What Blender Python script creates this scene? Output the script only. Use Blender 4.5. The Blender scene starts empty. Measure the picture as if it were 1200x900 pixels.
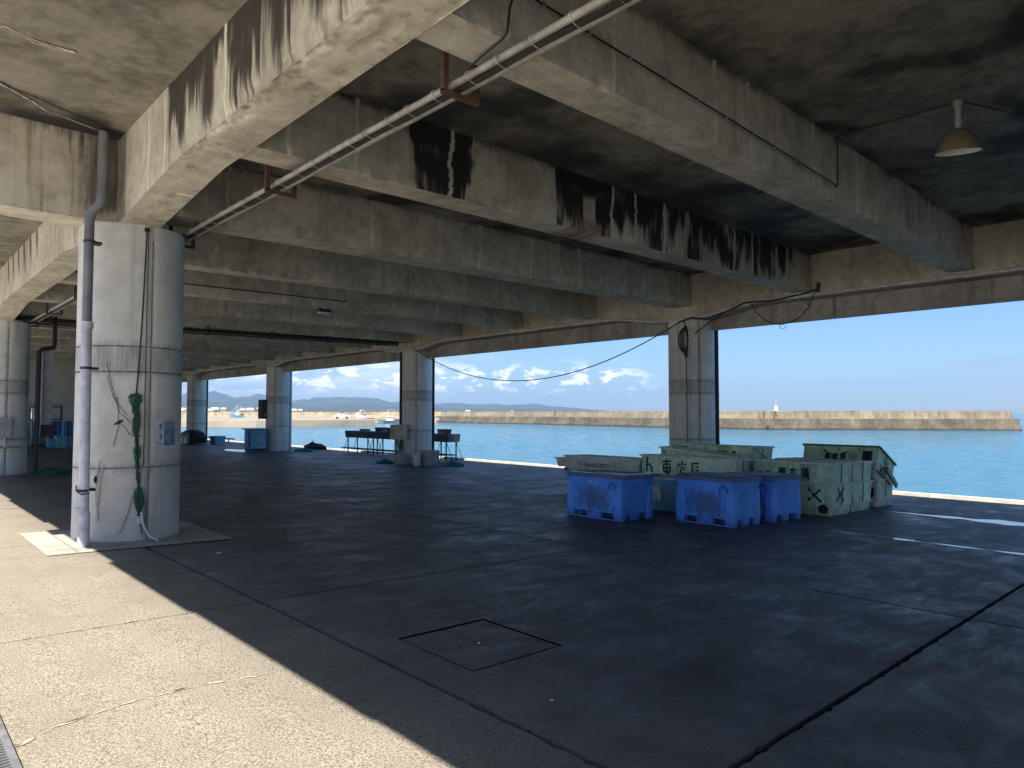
import bpy, math, random
from mathutils import Vector, Matrix, noise
random.seed(7)
PI = math.pi
S = bpy.context.scene
COL = S.collection

# ------------------------------------------------------------------ camera
cam = bpy.data.cameras.new("camera")
cam.sensor_width = 36.0
cam.lens = 24.15
cam.clip_start = 0.05
cam.clip_end = 30000
camo = bpy.data.objects.new("camera", cam)
COL.objects.link(camo)
YAW = math.atan2(754, 805)
PITCH = math.atan2(34, 805)
camo.location = (0, 0, 1.55)
camo.rotation_euler = (PI / 2 + PITCH, 0, -YAW)
S.camera = camo

# ------------------------------------------------------------------ light
SUN_EL, SUN_AZ = 59.6, 248.0          # azimuth clockwise from +Y
sd = Vector((math.sin(math.radians(SUN_AZ)) * math.cos(math.radians(SUN_EL)),
             math.cos(math.radians(SUN_AZ)) * math.cos(math.radians(SUN_EL)),
             math.sin(math.radians(SUN_EL))))
sun = bpy.data.lights.new("sun", 'SUN')
sun.energy = 4.7
sun.angle = math.radians(0.5)
sun.color = (1.0, 0.95, 0.87)
suno = bpy.data.objects.new("sun", sun)
COL.objects.link(suno)
suno.rotation_euler = (-sd).to_track_quat('-Z', 'Y').to_euler()
suno.location = (-5, -5, 30)

W = bpy.data.worlds.new("World")
S.world = W
W.use_nodes = True
S.view_settings.view_transform = 'Standard'
S.view_settings.look = 'None'
S.view_settings.exposure = 1.46
S.view_settings.gamma = 1
S.cycles.use_denoising = True
S.cycles.max_bounces = 10
S.cycles.diffuse_bounces = 8
S.cycles.glossy_bounces = 4
S.cycles.volume_bounces = 0
S.cycles.sample_clamp_indirect = 6
S.cycles.caustics_reflective = False
S.cycles.caustics_refractive = False


# ------------------------------------------------------------------ node helper
class NT:
    def __init__(s, nt):
        s.nt = nt
        s.n = nt.nodes
        s.l = nt.links

    def node(s, typ, **kw):
        nd = s.n.new(typ)
        for k, v in kw.items():
            if k == 'ins':
                for a, b in v.items():
                    s.put(nd.inputs[a], b)
            else:
                setattr(nd, k, v)
        return nd

    def put(s, sock, v):
        if isinstance(v, bpy.types.NodeSocket):
            s.l.new(v, sock)
        else:
            sock.default_value = v

    def math(s, op, a, b=0.0, c=0.0, clamp=False):
        nd = s.node('ShaderNodeMath', operation=op, use_clamp=clamp)
        s.put(nd.inputs[0], a); s.put(nd.inputs[1], b)
        if op in ('MULTIPLY_ADD', 'SMOOTH_MIN', 'COMPARE'):
            s.put(nd.inputs[2], c)
        return nd.outputs[0]

    def noise(s, vec, scale, detail=4, rough=0.55, dist=0.0):
        nd = s.node('ShaderNodeTexNoise')
        s.put(nd.inputs['Vector'], vec)
        nd.inputs['Scale'].default_value = scale
        nd.inputs['Detail'].default_value = detail
        nd.inputs['Roughness'].default_value = rough
        nd.inputs['Distortion'].default_value = dist
        return nd.outputs[0]

    def mapping(s, vec, scale=(1, 1, 1), loc=(0, 0, 0), rot=(0, 0, 0)):
        nd = s.node('ShaderNodeMapping')
        s.put(nd.inputs['Vector'], vec)
        nd.inputs['Scale'].default_value = scale
        nd.inputs['Location'].default_value = loc
        nd.inputs['Rotation'].default_value = rot
        return nd.outputs[0]

    def ramp(s, f, a, b):
        nd = s.node('ShaderNodeMapRange', interpolation_type='SMOOTHSTEP')
        s.put(nd.inputs['Value'], f)
        nd.inputs['From Min'].default_value = a
        nd.inputs['From Max'].default_value = b
        return nd.outputs[0]

    def mix(s, f, a, b, blend='MIX'):
        nd = s.node('ShaderNodeMix', data_type='RGBA', blend_type=blend)
        s.put(nd.inputs[0], f)
        for i, v in ((6, a), (7, b)):
            if isinstance(v, tuple) and len(v) == 3:
                v = (*v, 1)
            s.put(nd.inputs[i], v)
        return nd.outputs[2]


def new_mat(name):
    m = bpy.data.materials.new(name)
    m.use_nodes = True
    t = NT(m.node_tree)
    b = m.node_tree.nodes['Principled BSDF']
    return m, t, b


def bump(t, b, h, strength=0.3, dist=0.01):
    nd = t.node('ShaderNodeBump')
    nd.inputs['Strength'].default_value = strength
    nd.inputs['Distance'].default_value = dist
    t.put(nd.inputs['Height'], h)
    t.l.new(nd.outputs[0], b.inputs['Normal'])


def wpos(t):
    return t.node('ShaderNodeNewGeometry').outputs['Position']


def concrete(name, light, dark, stain=(0.012, 0.011, 0.010), contrast=1.0, streak=0.5, rough=0.85, grime=(0.05, 0.045, 0.035), stscale=(26, 26, 2.2), stamp=0.55):
    m, t, b = new_mat(name)
    p = wpos(t)
    n1 = t.noise(p, 0.9, 8, 0.62, 0.3)
    n2 = t.noise(p, 5.5, 8, 0.65)
    n3 = t.noise(p, 90, 3, 0.6)
    st = t.noise(t.mapping(p, (7, 7, 0.35)), 1.0, 6, 0.6)
    f = t.math('ADD', t.math('MULTIPLY', n1, 0.55), t.math('MULTIPLY', n2, 0.45))
    f = t.ramp(f, 0.5 - 0.16 / contrast, 0.5 + 0.16 / contrast)
    c = t.mix(f, dark, light)
    c = t.mix(t.math('MULTIPLY', t.ramp(st, 0.52, 0.75), streak), c, grime)
    pale = t.math('MULTIPLY', t.ramp(t.noise(t.mapping(p, (9, 9, 1.2)), 1.0, 5, 0.6, 1.0), 0.62, 0.78), 0.35)
    c = t.mix(pale, c, tuple(min(1, x * 1.35) for x in light))
    c = t.mix(t.math('MULTIPLY', t.ramp(n3, 0.35, 0.7), 0.18), c, dark)
    # pores
    vo = t.node('ShaderNodeTexVoronoi', feature='F1')
    t.put(vo.inputs['Vector'], p)
    vo.inputs['Scale'].default_value = 16
    pore = t.math('SUBTRACT', 1.0, t.ramp(vo.outputs['Distance'], 0.04, 0.11))
    pore = t.math('MULTIPLY', pore, t.ramp(n2, 0.5, 0.6))
    c = t.mix(t.math('MULTIPLY', pore, 0.5), c, grime)
    a = t.node('ShaderNodeAttribute', attribute_name='stain')  # real stains, plus painted junction shade on slab and beams
    av = a.outputs['Fac']
    ss = t.ramp(t.math('ADD', av, t.math('MULTIPLY', t.math('SUBTRACT', t.noise(t.mapping(p, stscale), 1.0, 6, 0.62), 0.5), stamp)), 0.10, 0.85)
    ss = t.math('MULTIPLY', ss, t.ramp(av, 0.02, 0.25))
    c = t.mix(ss, c, stain)
    pl = t.math('MULTIPLY', av, -1.0, clamp=True)
    c = t.mix(pl, c, tuple(min(1, x * 1.7) for x in light))
    r = t.node('ShaderNodeAttribute', attribute_name='rust')
    c = t.mix(r.outputs['Fac'], c, (0.16, 0.07, 0.03))
    t.l.new(c, b.inputs['Base Color'])
    b.inputs['Roughness'].default_value = rough
    h = t.math('ADD', t.math('MULTIPLY', n2, 0.6), t.math('MULTIPLY', n3, 0.15))
    h = t.math('SUBTRACT', h, t.math('MULTIPLY', pore, 0.5))
    bump(t, b, h, 0.85, 0.02)
    return m


def plain(name, col, rough=0.6, metal=0.0, var=0.25, scale=6.0, dirt=None, dirt_amt=0.5, bmp=0.15, obj=True, dirt_th=(0.48, 0.7), streaky=False):
    m, t, b = new_mat(name)
    p = t.node('ShaderNodeTexCoord').outputs['Object'] if obj else wpos(t)
    n = t.noise(p, scale, 6, 0.6, 0.4)
    n2 = t.noise(p, scale * 7, 4, 0.6)
    c = t.mix(t.ramp(n, 0.3, 0.7), tuple(x * (1 - var) for x in col), tuple(min(1, x * (1 + var)) for x in col))
    if dirt:
        q = t.mapping(p, (1, 1, 0.3), (3.1, 1.7, 0.4)) if streaky else t.mapping(p, (1, 1, 1), (3.1, 1.7, 0.4))
        d = t.noise(q, scale * 0.8, 9, 0.72, 0.8)
        d = t.math('MULTIPLY', t.ramp(d, *dirt_th), dirt_amt)
        c = t.mix(d, c, dirt)
    c = t.mix(t.math('MULTIPLY', t.ramp(n2, 0.55, 0.75), 0.25), c, tuple(x * 0.5 for x in col))
    t.l.new(c, b.inputs['Base Color'])
    t.l.new(t.math('ADD', rough - 0.08, t.math('MULTIPLY', n, 0.16)), b.inputs['Roughness'])
    b.inputs['Metallic'].default_value = metal
    if bmp:
        bump(t, b, n2, bmp, 0.005)
    return m


M = {}
M['beam'] = concrete('beam_concrete', (0.55, 0.51, 0.425), (0.32, 0.292, 0.238), contrast=1.35, streak=0.35)
M['girder'] = concrete('girder_concrete', (0.64, 0.59, 0.485), (0.40, 0.36, 0.285), contrast=1.35, streak=0.6, stain=(0.045, 0.038, 0.030))
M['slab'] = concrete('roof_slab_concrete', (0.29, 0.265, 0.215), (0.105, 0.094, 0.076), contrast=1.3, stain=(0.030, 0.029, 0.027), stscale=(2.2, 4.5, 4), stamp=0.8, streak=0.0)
M['column'] = concrete('column_concrete', (0.70, 0.685, 0.65), (0.52, 0.51, 0.48), contrast=1.1, streak=0.35, grime=(0.12, 0.11, 0.095))
M['seam'] = plain('seam_grime', (0.20, 0.185, 0.16), 0.9, var=0.5, scale=12, obj=False)
M['fascia'] = concrete('fascia_concrete', (0.42, 0.40, 0.365), (0.24, 0.23, 0.205), contrast=1.3, streak=0.7)
M['footing'] = concrete('footing_concrete', (0.40, 0.365, 0.30), (0.28, 0.25, 0.205), streak=0.0)
M['wallpaint'] = plain('painted_wall', (0.42, 0.41, 0.36), 0.8, var=0.08, scale=0.8, dirt=(0.2, 0.19, 0.16), dirt_amt=0.5)
M['black'] = plain('black_rubber', (0.012, 0.012, 0.013), 0.55)
M['cable'] = plain('cable_sheath', (0.02, 0.019, 0.018), 0.6)
M['pvc'] = plain('grey_pvc', (0.17, 0.185, 0.20), 0.42, dirt=(0.1, 0.09, 0.07), dirt_amt=0.4, scale=3)
M['pvc_pale'] = plain('pale_pvc', (0.52, 0.53, 0.60), 0.42, dirt=(0.25, 0.22, 0.18), dirt_amt=0.6, scale=4)
M['conduit'] = plain('galvanised_conduit', (0.30, 0.285, 0.255), 0.5, dirt=(0.12, 0.08, 0.05), dirt_amt=0.7, scale=5)
M['rust'] = plain('rusty_steel', (0.075, 0.036, 0.024), 0.85, var=0.4, scale=14)
M['darksteel'] = plain('dark_steel', (0.03, 0.028, 0.026), 0.6)
M['galv'] = plain('galvanised_steel', (0.33, 0.34, 0.35), 0.45, metal=0.6, dirt=(0.12, 0.08, 0.05))
M['bluetub'] = plain('blue_polyethylene', (0.14, 0.38, 0.90), 0.5, var=0.06, scale=2.6, dirt=(0.05, 0.055, 0.07), dirt_amt=0.8, dirt_th=(0.49, 0.66), bmp=0.1)
def tub_mat():
    m, t, b = new_mat('blue_polyethylene')
    p = t.node('ShaderNodeTexCoord').outputs['Object']
    x = t.node('ShaderNodeSeparateXYZ'); t.put(x.inputs[0], p)
    n1 = t.noise(p, 2.2, 5, 0.6); n2 = t.noise(t.mapping(p, (7, 7, 3.5)), 1.0, 8, 0.72, 0.7); n3 = t.noise(p, 30, 4, 0.7)
    c = t.mix(t.ramp(n1, 0.3, 0.7), (0.065, 0.25, 0.80), (0.10, 0.34, 0.95))
    y_ = t.math('DIVIDE', x.outputs[1], 0.42); z_ = t.math('DIVIDE', t.math('SUBTRACT', x.outputs[2], 0.30), 0.26)
    d = t.math('ADD', t.math('MULTIPLY', y_, y_), t.math('MULTIPLY', z_, z_))
    d = t.math('ADD', d, t.math('MULTIPLY', t.math('SUBTRACT', n2, 0.5), 4.2))
    blot = t.math('MULTIPLY', t.math('SUBTRACT', 1.0, t.ramp(d, 0.0, 1.1)), t.math('SUBTRACT', 1.0, t.ramp(x.outputs[0], -0.32, -0.28)))
    c = t.mix(t.math('MULTIPLY', blot, 0.66), c, (0.055, 0.060, 0.065))
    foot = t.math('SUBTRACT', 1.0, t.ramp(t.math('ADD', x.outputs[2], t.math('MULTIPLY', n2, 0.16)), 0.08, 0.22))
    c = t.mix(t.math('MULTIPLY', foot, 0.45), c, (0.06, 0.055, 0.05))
    c = t.mix(t.math('MULTIPLY', t.ramp(n3, 0.6, 0.75), 0.22), c, (0.30, 0.42, 0.72))
    t.l.new(c, b.inputs['Base Color'])
    t.l.new(t.math('ADD', 0.42, t.math('MULTIPLY', n2, 0.2)), b.inputs['Roughness'])
    bump(t, b, n3, 0.12, 0.004)
    return m


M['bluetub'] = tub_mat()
M['bluerim'] = plain('scuffed_blue_rim', (0.10, 0.135, 0.26), 0.6, var=0.3, scale=9, dirt=(0.06, 0.05, 0.045), dirt_amt=0.6)
M['whitelining'] = plain('white_tub_lining', (0.62, 0.65, 0.70), 0.4, dirt=(0.3, 0.28, 0.25), scale=8)
M['green'] = plain('pale_green_fibreglass', (0.52, 0.68, 0.50), 0.55, var=0.22, scale=3.0, dirt=(0.10, 0.085, 0.06), dirt_amt=0.75, dirt_th=(0.5, 0.72), streaky=True)
M['green2'] = plain('worn_green_fibreglass', (0.43, 0.59, 0.42), 0.55, var=0.25, scale=3.4, dirt=(0.11, 0.08, 0.05), dirt_amt=0.8, dirt_th=(0.47, 0.7), streaky=True)
M['darkgreen'] = plain('dark_green_fibreglass', (0.075, 0.16, 0.11), 0.5, var=0.25, scale=3, dirt=(0.05, 0.045, 0.03), dirt_amt=0.7)
M['rim'] = plain('worn_grey_rim', (0.62, 0.63, 0.57), 0.7, var=0.25, scale=9, dirt=(0.16, 0.10, 0.07), dirt_amt=0.7)
M['teal'] = plain('teal_fibreglass', (0.14, 0.36, 0.48), 0.5, var=0.25, scale=2.6, dirt=(0.14, 0.19, 0.18), dirt_amt=0.75)
M['tray'] = plain('weathered_grey_green_tray', (0.56, 0.60, 0.53), 0.7, var=0.15, scale=4, dirt=(0.17, 0.15, 0.12), dirt_amt=0.7, streaky=True)
M['ink'] = plain('black_brush_paint', (0.012, 0.012, 0.012), 0.5, bmp=0)
M['net'] = plain('green_net_twine', (0.012, 0.105, 0.07), 0.7, var=0.4, scale=20)
M['netteal'] = plain('teal_net_twine', (0.02, 0.22, 0.18), 0.6, var=0.3, scale=20)
M['orange'] = plain('orange_twine', (0.15, 0.06, 0.03), 0.7)
M['paper'] = plain('poster_paper', (0.50, 0.54, 0.60), 0.35, bmp=0, scale=9)
M['beige'] = plain('beige_enamel', (0.42, 0.37, 0.27), 0.5, dirt=(0.2, 0.14, 0.08), scale=5)
M['white'] = plain('white_plastic', (0.66, 0.66, 0.66), 0.45, dirt=(0.35, 0.3, 0.25), scale=8)
M['sheetblue'] = plain('blue_tarpaulin', (0.03, 0.07, 0.26), 0.45, var=0.4, scale=4)
M['skyblue'] = plain('sky_blue_plastic', (0.12, 0.34, 0.52), 0.45, var=0.15)
M['grey'] = plain('grey_plastic', (0.26, 0.27, 0.29), 0.5)
M['navy'] = plain('navy_grey_steel', (0.035, 0.05, 0.085), 0.5, var=0.3, dirt=(0.06, 0.04, 0.03))
M['lampshade'] = plain('lamp_enamel_outside', (0.17, 0.145, 0.105), 0.45, dirt=(0.12, 0.08, 0.05))
M['lampin'] = plain('lamp_reflector_inside', (0.75, 0.73, 0.68), 0.35, var=0.1)
M['frosted'] = plain('frosted_bulb_glass', (0.8, 0.8, 0.76), 0.2, bmp=0)
M['curb'] = plain('pale_quay_edge', (0.50, 0.47, 0.40), 0.85, var=0.15, scale=2, dirt=(0.3, 0.26, 0.2), obj=False)
M['glass'] = plain('dim_window_glass', (0.30, 0.34, 0.32), 0.1, bmp=0)
M['jointfill'] = plain('joint_filler', (0.022, 0.020, 0.018), 0.9, obj=False)


_b = M['jointfill'].node_tree.nodes['Principled BSDF']; _b.inputs['Specular IOR Level'].default_value = 0.02


# floor
def floor_mat():
    m, t, b = new_mat('quay_floor_concrete')
    p = wpos(t)
    x = t.node('ShaderNodeSeparateXYZ'); t.put(x.inputs[0], p)
    X = x.outputs[0]
    agg = t.noise(p, 95, 2, 0.7)
    agg2 = t.noise(p, 38, 5, 0.7)
    sw = t.noise(t.mapping(p, (1.7, 1.0, 1), rot=(0, 0, 0.5)), 1.0, 9, 0.68, 0.5)
    big = t.noise(p, 0.35, 6, 0.6)
    c = t.mix(t.ramp(agg, 0.33, 0.62), (0.075, 0.065, 0.052), (0.36, 0.312, 0.24))
    c = t.mix(t.math('MULTIPLY', t.ramp(agg2, 0.4, 0.7), 0.35), c, (0.31, 0.268, 0.205))
    c = t.mix(t.math('MULTIPLY', t.ramp(sw, 0.42, 0.68), 0.4), c, (0.20, 0.168, 0.128))
    c = t.mix(t.math('MULTIPLY', t.ramp(big, 0.45, 0.7), 0.3), c, (0.20, 0.17, 0.13))
    # unseen ground beyond the drain, made paler to bounce light under the roof
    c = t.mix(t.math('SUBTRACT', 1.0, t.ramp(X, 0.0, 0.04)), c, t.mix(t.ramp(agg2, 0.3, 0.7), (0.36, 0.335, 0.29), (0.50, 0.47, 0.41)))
    # floor colour painted darker under the deck to deepen the roof's shade
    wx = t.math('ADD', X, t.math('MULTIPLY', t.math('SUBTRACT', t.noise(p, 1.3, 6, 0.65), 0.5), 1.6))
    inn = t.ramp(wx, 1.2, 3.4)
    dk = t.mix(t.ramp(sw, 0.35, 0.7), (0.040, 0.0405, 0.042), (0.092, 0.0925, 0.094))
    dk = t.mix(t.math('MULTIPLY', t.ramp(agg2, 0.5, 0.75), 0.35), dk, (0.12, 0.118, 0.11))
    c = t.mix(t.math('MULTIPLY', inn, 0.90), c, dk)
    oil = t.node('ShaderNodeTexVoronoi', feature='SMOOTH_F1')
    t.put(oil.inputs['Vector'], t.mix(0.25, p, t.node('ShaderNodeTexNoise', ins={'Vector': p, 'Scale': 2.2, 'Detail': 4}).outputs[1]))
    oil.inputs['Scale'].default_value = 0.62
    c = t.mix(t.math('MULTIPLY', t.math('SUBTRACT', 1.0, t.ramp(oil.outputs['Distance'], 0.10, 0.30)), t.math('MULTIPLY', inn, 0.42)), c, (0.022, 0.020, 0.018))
    # scrape marks, salt and worn pale streaks
    sc = t.noise(t.mapping(p, (1.6, 3.6, 1), rot=(0, 0, -0.7)), 1.0, 12, 0.78, 0.5)
    far = t.ramp(X, 1.5, 6.5)
    c = t.mix(t.math('MULTIPLY', t.math('MULTIPLY', t.ramp(sc, 0.56, 0.72), far), 0.6), c, (0.22, 0.218, 0.212))
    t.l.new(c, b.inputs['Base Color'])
    r = t.math('ADD', 0.62, t.math('MULTIPLY', t.ramp(sc, 0.42, 0.66), -0.20))
    r = t.math('ADD', r, t.math('MULTIPLY', t.math('MULTIPLY', t.ramp(t.noise(p, 0.8, 5, 0.6), 0.45, 0.65), far), -0.10))
    t.l.new(r, b.inputs['Roughness'])
    b.inputs['Specular IOR Level'].default_value = 0.35
    h = t.math('ADD', t.math('MULTIPLY', agg, 0.5), t.math('MULTIPLY', agg2, 0.9))
    h = t.math('ADD', h, t.math('MULTIPLY', sc, 0.8))
    bump(t, b, h, 0.5, 0.010)
    return m


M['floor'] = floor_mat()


def water_mat():
    m, t, b = new_mat('harbour_water')
    p = wpos(t)
    b.inputs['Base Color'].default_value = (0.042, 0.145, 0.225, 1)
    b.inputs['Roughness'].default_value = 0.08
    b.inputs['IOR'].default_value = 1.33
    n1 = t.noise(t.mapping(p, (0.7, 1.3, 1), rot=(0, 0, 0.6)), 1.0, 4, 0.6, 0.4)
    n2 = t.noise(t.mapping(p, (2.6, 4.2, 1), rot=(0, 0, 0.3)), 1.0, 4, 0.6, 0.3)
    n3 = t.noise(t.mapping(p, (0.05, 0.09, 1)), 1.0, 3, 0.5)
    n0 = t.noise(t.mapping(p, (0.30, 0.75, 1), rot=(0, 0, -0.75)), 1.0, 6, 0.7, 0.4)
    h = t.math('ADD', t.math('MULTIPLY', n1, 0.7), t.math('MULTIPLY', n2, 0.25))
    h = t.math('ADD', h, t.math('MULTIPLY', n0, 2.2))
    h = t.math('MULTIPLY', h, t.math('ADD', 0.6, t.math('MULTIPLY', n3, 0.8)))
    bump(t, b, h, 1.0, 0.30)
    return m


M['water'] = water_mat()
m, t, b = new_mat('wet_film_painted_sheen')
b.inputs['Base Color'].default_value = (0.62, 0.62, 0.60, 1)  # pale base paints extra brightness into the puddles' sky reflection
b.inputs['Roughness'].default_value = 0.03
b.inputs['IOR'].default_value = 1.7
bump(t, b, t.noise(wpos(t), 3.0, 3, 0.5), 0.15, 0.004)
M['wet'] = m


# ------------------------------------------------------------------ mesh builder
class MB:
    def __init__(s):
        s.v = []; s.f = []; s.st = {}; s.ru = {}

    def add(s, vs, fs):
        o = len(s.v)
        s.v.extend(tuple(q) for q in vs)
        s.f.extend(tuple(i + o for i in f) for f in fs)
        return o

    def box(s, a, b, rot=None, piv=None):
        x0, y0, z0 = a; x1, y1, z1 = b
        vs = [Vector(q) for q in ((x0, y0, z0), (x1, y0, z0), (x1, y1, z0), (x0, y1, z0), (x0, y0, z1), (x1, y0, z1), (x1, y1, z1), (x0, y1, z1))]
        if rot is not None:
            pv = Vector(piv) if piv else (Vector(a) + Vector(b)) / 2
            vs = [rot @ (q - pv) + pv for q in vs]
        s.add(vs, [(0, 3, 2, 1), (4, 5, 6, 7), (0, 1, 5, 4), (1, 2, 6, 5), (2, 3, 7, 6), (3, 0, 4, 7)])
        return s

    def cyl(s, a, b, r, n=12, r2=None, cap=True):
        return s.tube([a, b], [r, r if r2 is None else r2], n, cap)

    def tube(s, pts, r, n=6, cap=True):
        pts = [Vector(p) for p in pts]
        if not isinstance(r, (list, tuple)):
            r = [r] * len(pts)
        o = len(s.v)
        up = Vector((0.13, 0.21, 1)).normalized()
        prev = None
        for i, p in enumerate(pts):
            d = (pts[min(i + 1, len(pts) - 1)] - pts[max(i - 1, 0)])
            d = d.normalized() if d.length > 1e-9 else Vector((0, 0, 1))
            if prev is None:
                a = d.cross(up)
                if a.length < 1e-3:
                    a = d.cross(Vector((1, 0, 0)))
            else:
                a = prev - d * prev.dot(d)
                if a.length < 1e-4:
                    a = d.cross(up)
            a.normalize(); prev = a
            c = d.cross(a)
            for k in range(n):
                q = p + (a * math.cos(2 * PI * k / n) + c * math.sin(2 * PI * k / n)) * r[i]
                s.v.append(tuple(q))
        for i in range(len(pts) - 1):
            for k in range(n):
                k2 = (k + 1) % n
                s.f.append((o + i * n + k, o + i * n + k2, o + (i + 1) * n + k2, o + (i + 1) * n + k))
        if cap:
            s.f.append(tuple(o + k for k in reversed(range(n))))
            s.f.append(tuple(o + (len(pts) - 1) * n + k for k in range(n)))
        return s

    def lathe(s, prof, n=32, c=(0, 0, 0), cap=True):
        o = len(s.v)
        for (r, z) in prof:
            for k in range(n):
                a = 2 * PI * k / n
                s.v.append((c[0] + r * math.cos(a), c[1] + r * math.sin(a), c[2] + z))
        for i in range(len(prof) - 1):
            for k in range(n):
                k2 = (k + 1) % n
                s.f.append((o + i * n + k, o + i * n + k2, o + (i + 1) * n + k2, o + (i + 1) * n + k))
        if cap:
            s.f.append(tuple(o + k for k in reversed(range(n))))
            s.f.append(tuple(o + (len(prof) - 1) * n + k for k in range(n)))
        return s

    def loft(s, rings, seg=4, cap0=True, cap1=True, c=(0, 0)):
        """rings: (z, hx, hy, r) rounded rectangles"""
        o = len(s.v)
        n = 4 * (seg + 1)
        for (z, hx, hy, r) in rings:
            r = min(r, hx, hy)
            for q, (sx, sy) in enumerate(((1, 1), (-1, 1), (-1, -1), (1, -1))):
                for k in range(seg + 1):
                    a = q * PI / 2 + k / seg * PI / 2
                    s.v.append((c[0] + sx * (hx - r) + r * math.cos(a), c[1] + sy * (hy - r) + r * math.sin(a), z))
        for i in range(len(rings) - 1):
            for k in range(n):
                k2 = (k + 1) % n
                s.f.append((o + i * n + k, o + i * n + k2, o + (i + 1) * n + k2, o + (i + 1) * n + k))
        if cap0:
            s.f.append(tuple(o + k for k in reversed(range(n))))
        if cap1:
            s.f.append(tuple(o + (len(rings) - 1) * n + k for k in range(n)))
        return s

    def grid(s, fn, nu, nv, stain=None, rust=None, flip=False):
        """fn(u,v)->point, u,v in 0..1"""
        o = len(s.v)
        for j in range(nv + 1):
            for i in range(nu + 1):
                p = fn(i / nu, j / nv)
                if stain:
                    s.st[len(s.v)] = stain(p)
                if rust:
                    rr = rust(p)
                    if rr: s.ru[len(s.v)] = rr
                s.v.append(tuple(p))
        for j in range(nv):
            for i in range(nu):
                a = o + j * (nu + 1) + i
                q = (a, a + 1, a + nu + 2, a + nu + 1)
                s.f.append(q[::-1] if flip else q)
        return s

    def build(s, name, mat, parent=None, smooth=False, loc=None):
        me = bpy.data.meshes.new(name)
        me.from_pydata(s.v, [], s.f)
        if mat: me.materials.append(mat)
        if smooth:
            me.polygons.foreach_set('use_smooth', [True] * len(me.polygons))
            try:
                me.set_sharp_from_angle(angle=math.radians(38))
            except Exception:
                pass
        for nm, d in (('stain', s.st), ('rust', s.ru)):
            if d:
                at = me.attributes.new(nm, 'FLOAT', 'POINT')
                arr = [0.0] * len(s.v)
                for k, v in d.items(): arr[k] = v
                at.data.foreach_set('value', arr)
        me.update()
        ob = bpy.data.objects.new(name, me)
        COL.objects.link(ob)
        if parent: ob.parent = parent
        if loc: ob.location = loc
        return ob


def tag(o, label=None, cat=None, group=None, kind=None):
    if label: o['label'] = label
    if cat: o['category'] = cat
    if group: o['group'] = group
    if kind: o['kind'] = kind
    return o


def thing(name, label, cat, loc=(0, 0, 0), rz=0.0, group=None):
    o = bpy.data.objects.new(name, None)
    COL.objects.link(o)
    o.location = loc
    o.rotation_euler = (0, 0, rz)
    return tag(o, label, cat, group)


def copy_tree(o, parent=None):
    c = o.copy()
    COL.objects.link(c)
    c.parent = parent
    for ch in list(o.children):
        copy_tree(ch, c)
    return c


def fz(x):
    """height of the sloping quay floor"""
    return -0.03 * (x - 2.45)


def ss(a, b, x):
    t_ = max(0.0, min(1.0, (x - a) / (b - a)))
    return t_ * t_ * (3 - 2 * t_)


def nz(x, y=0.0, z=0.0):
    return noise.noise(Vector((x, y, z)))


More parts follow.
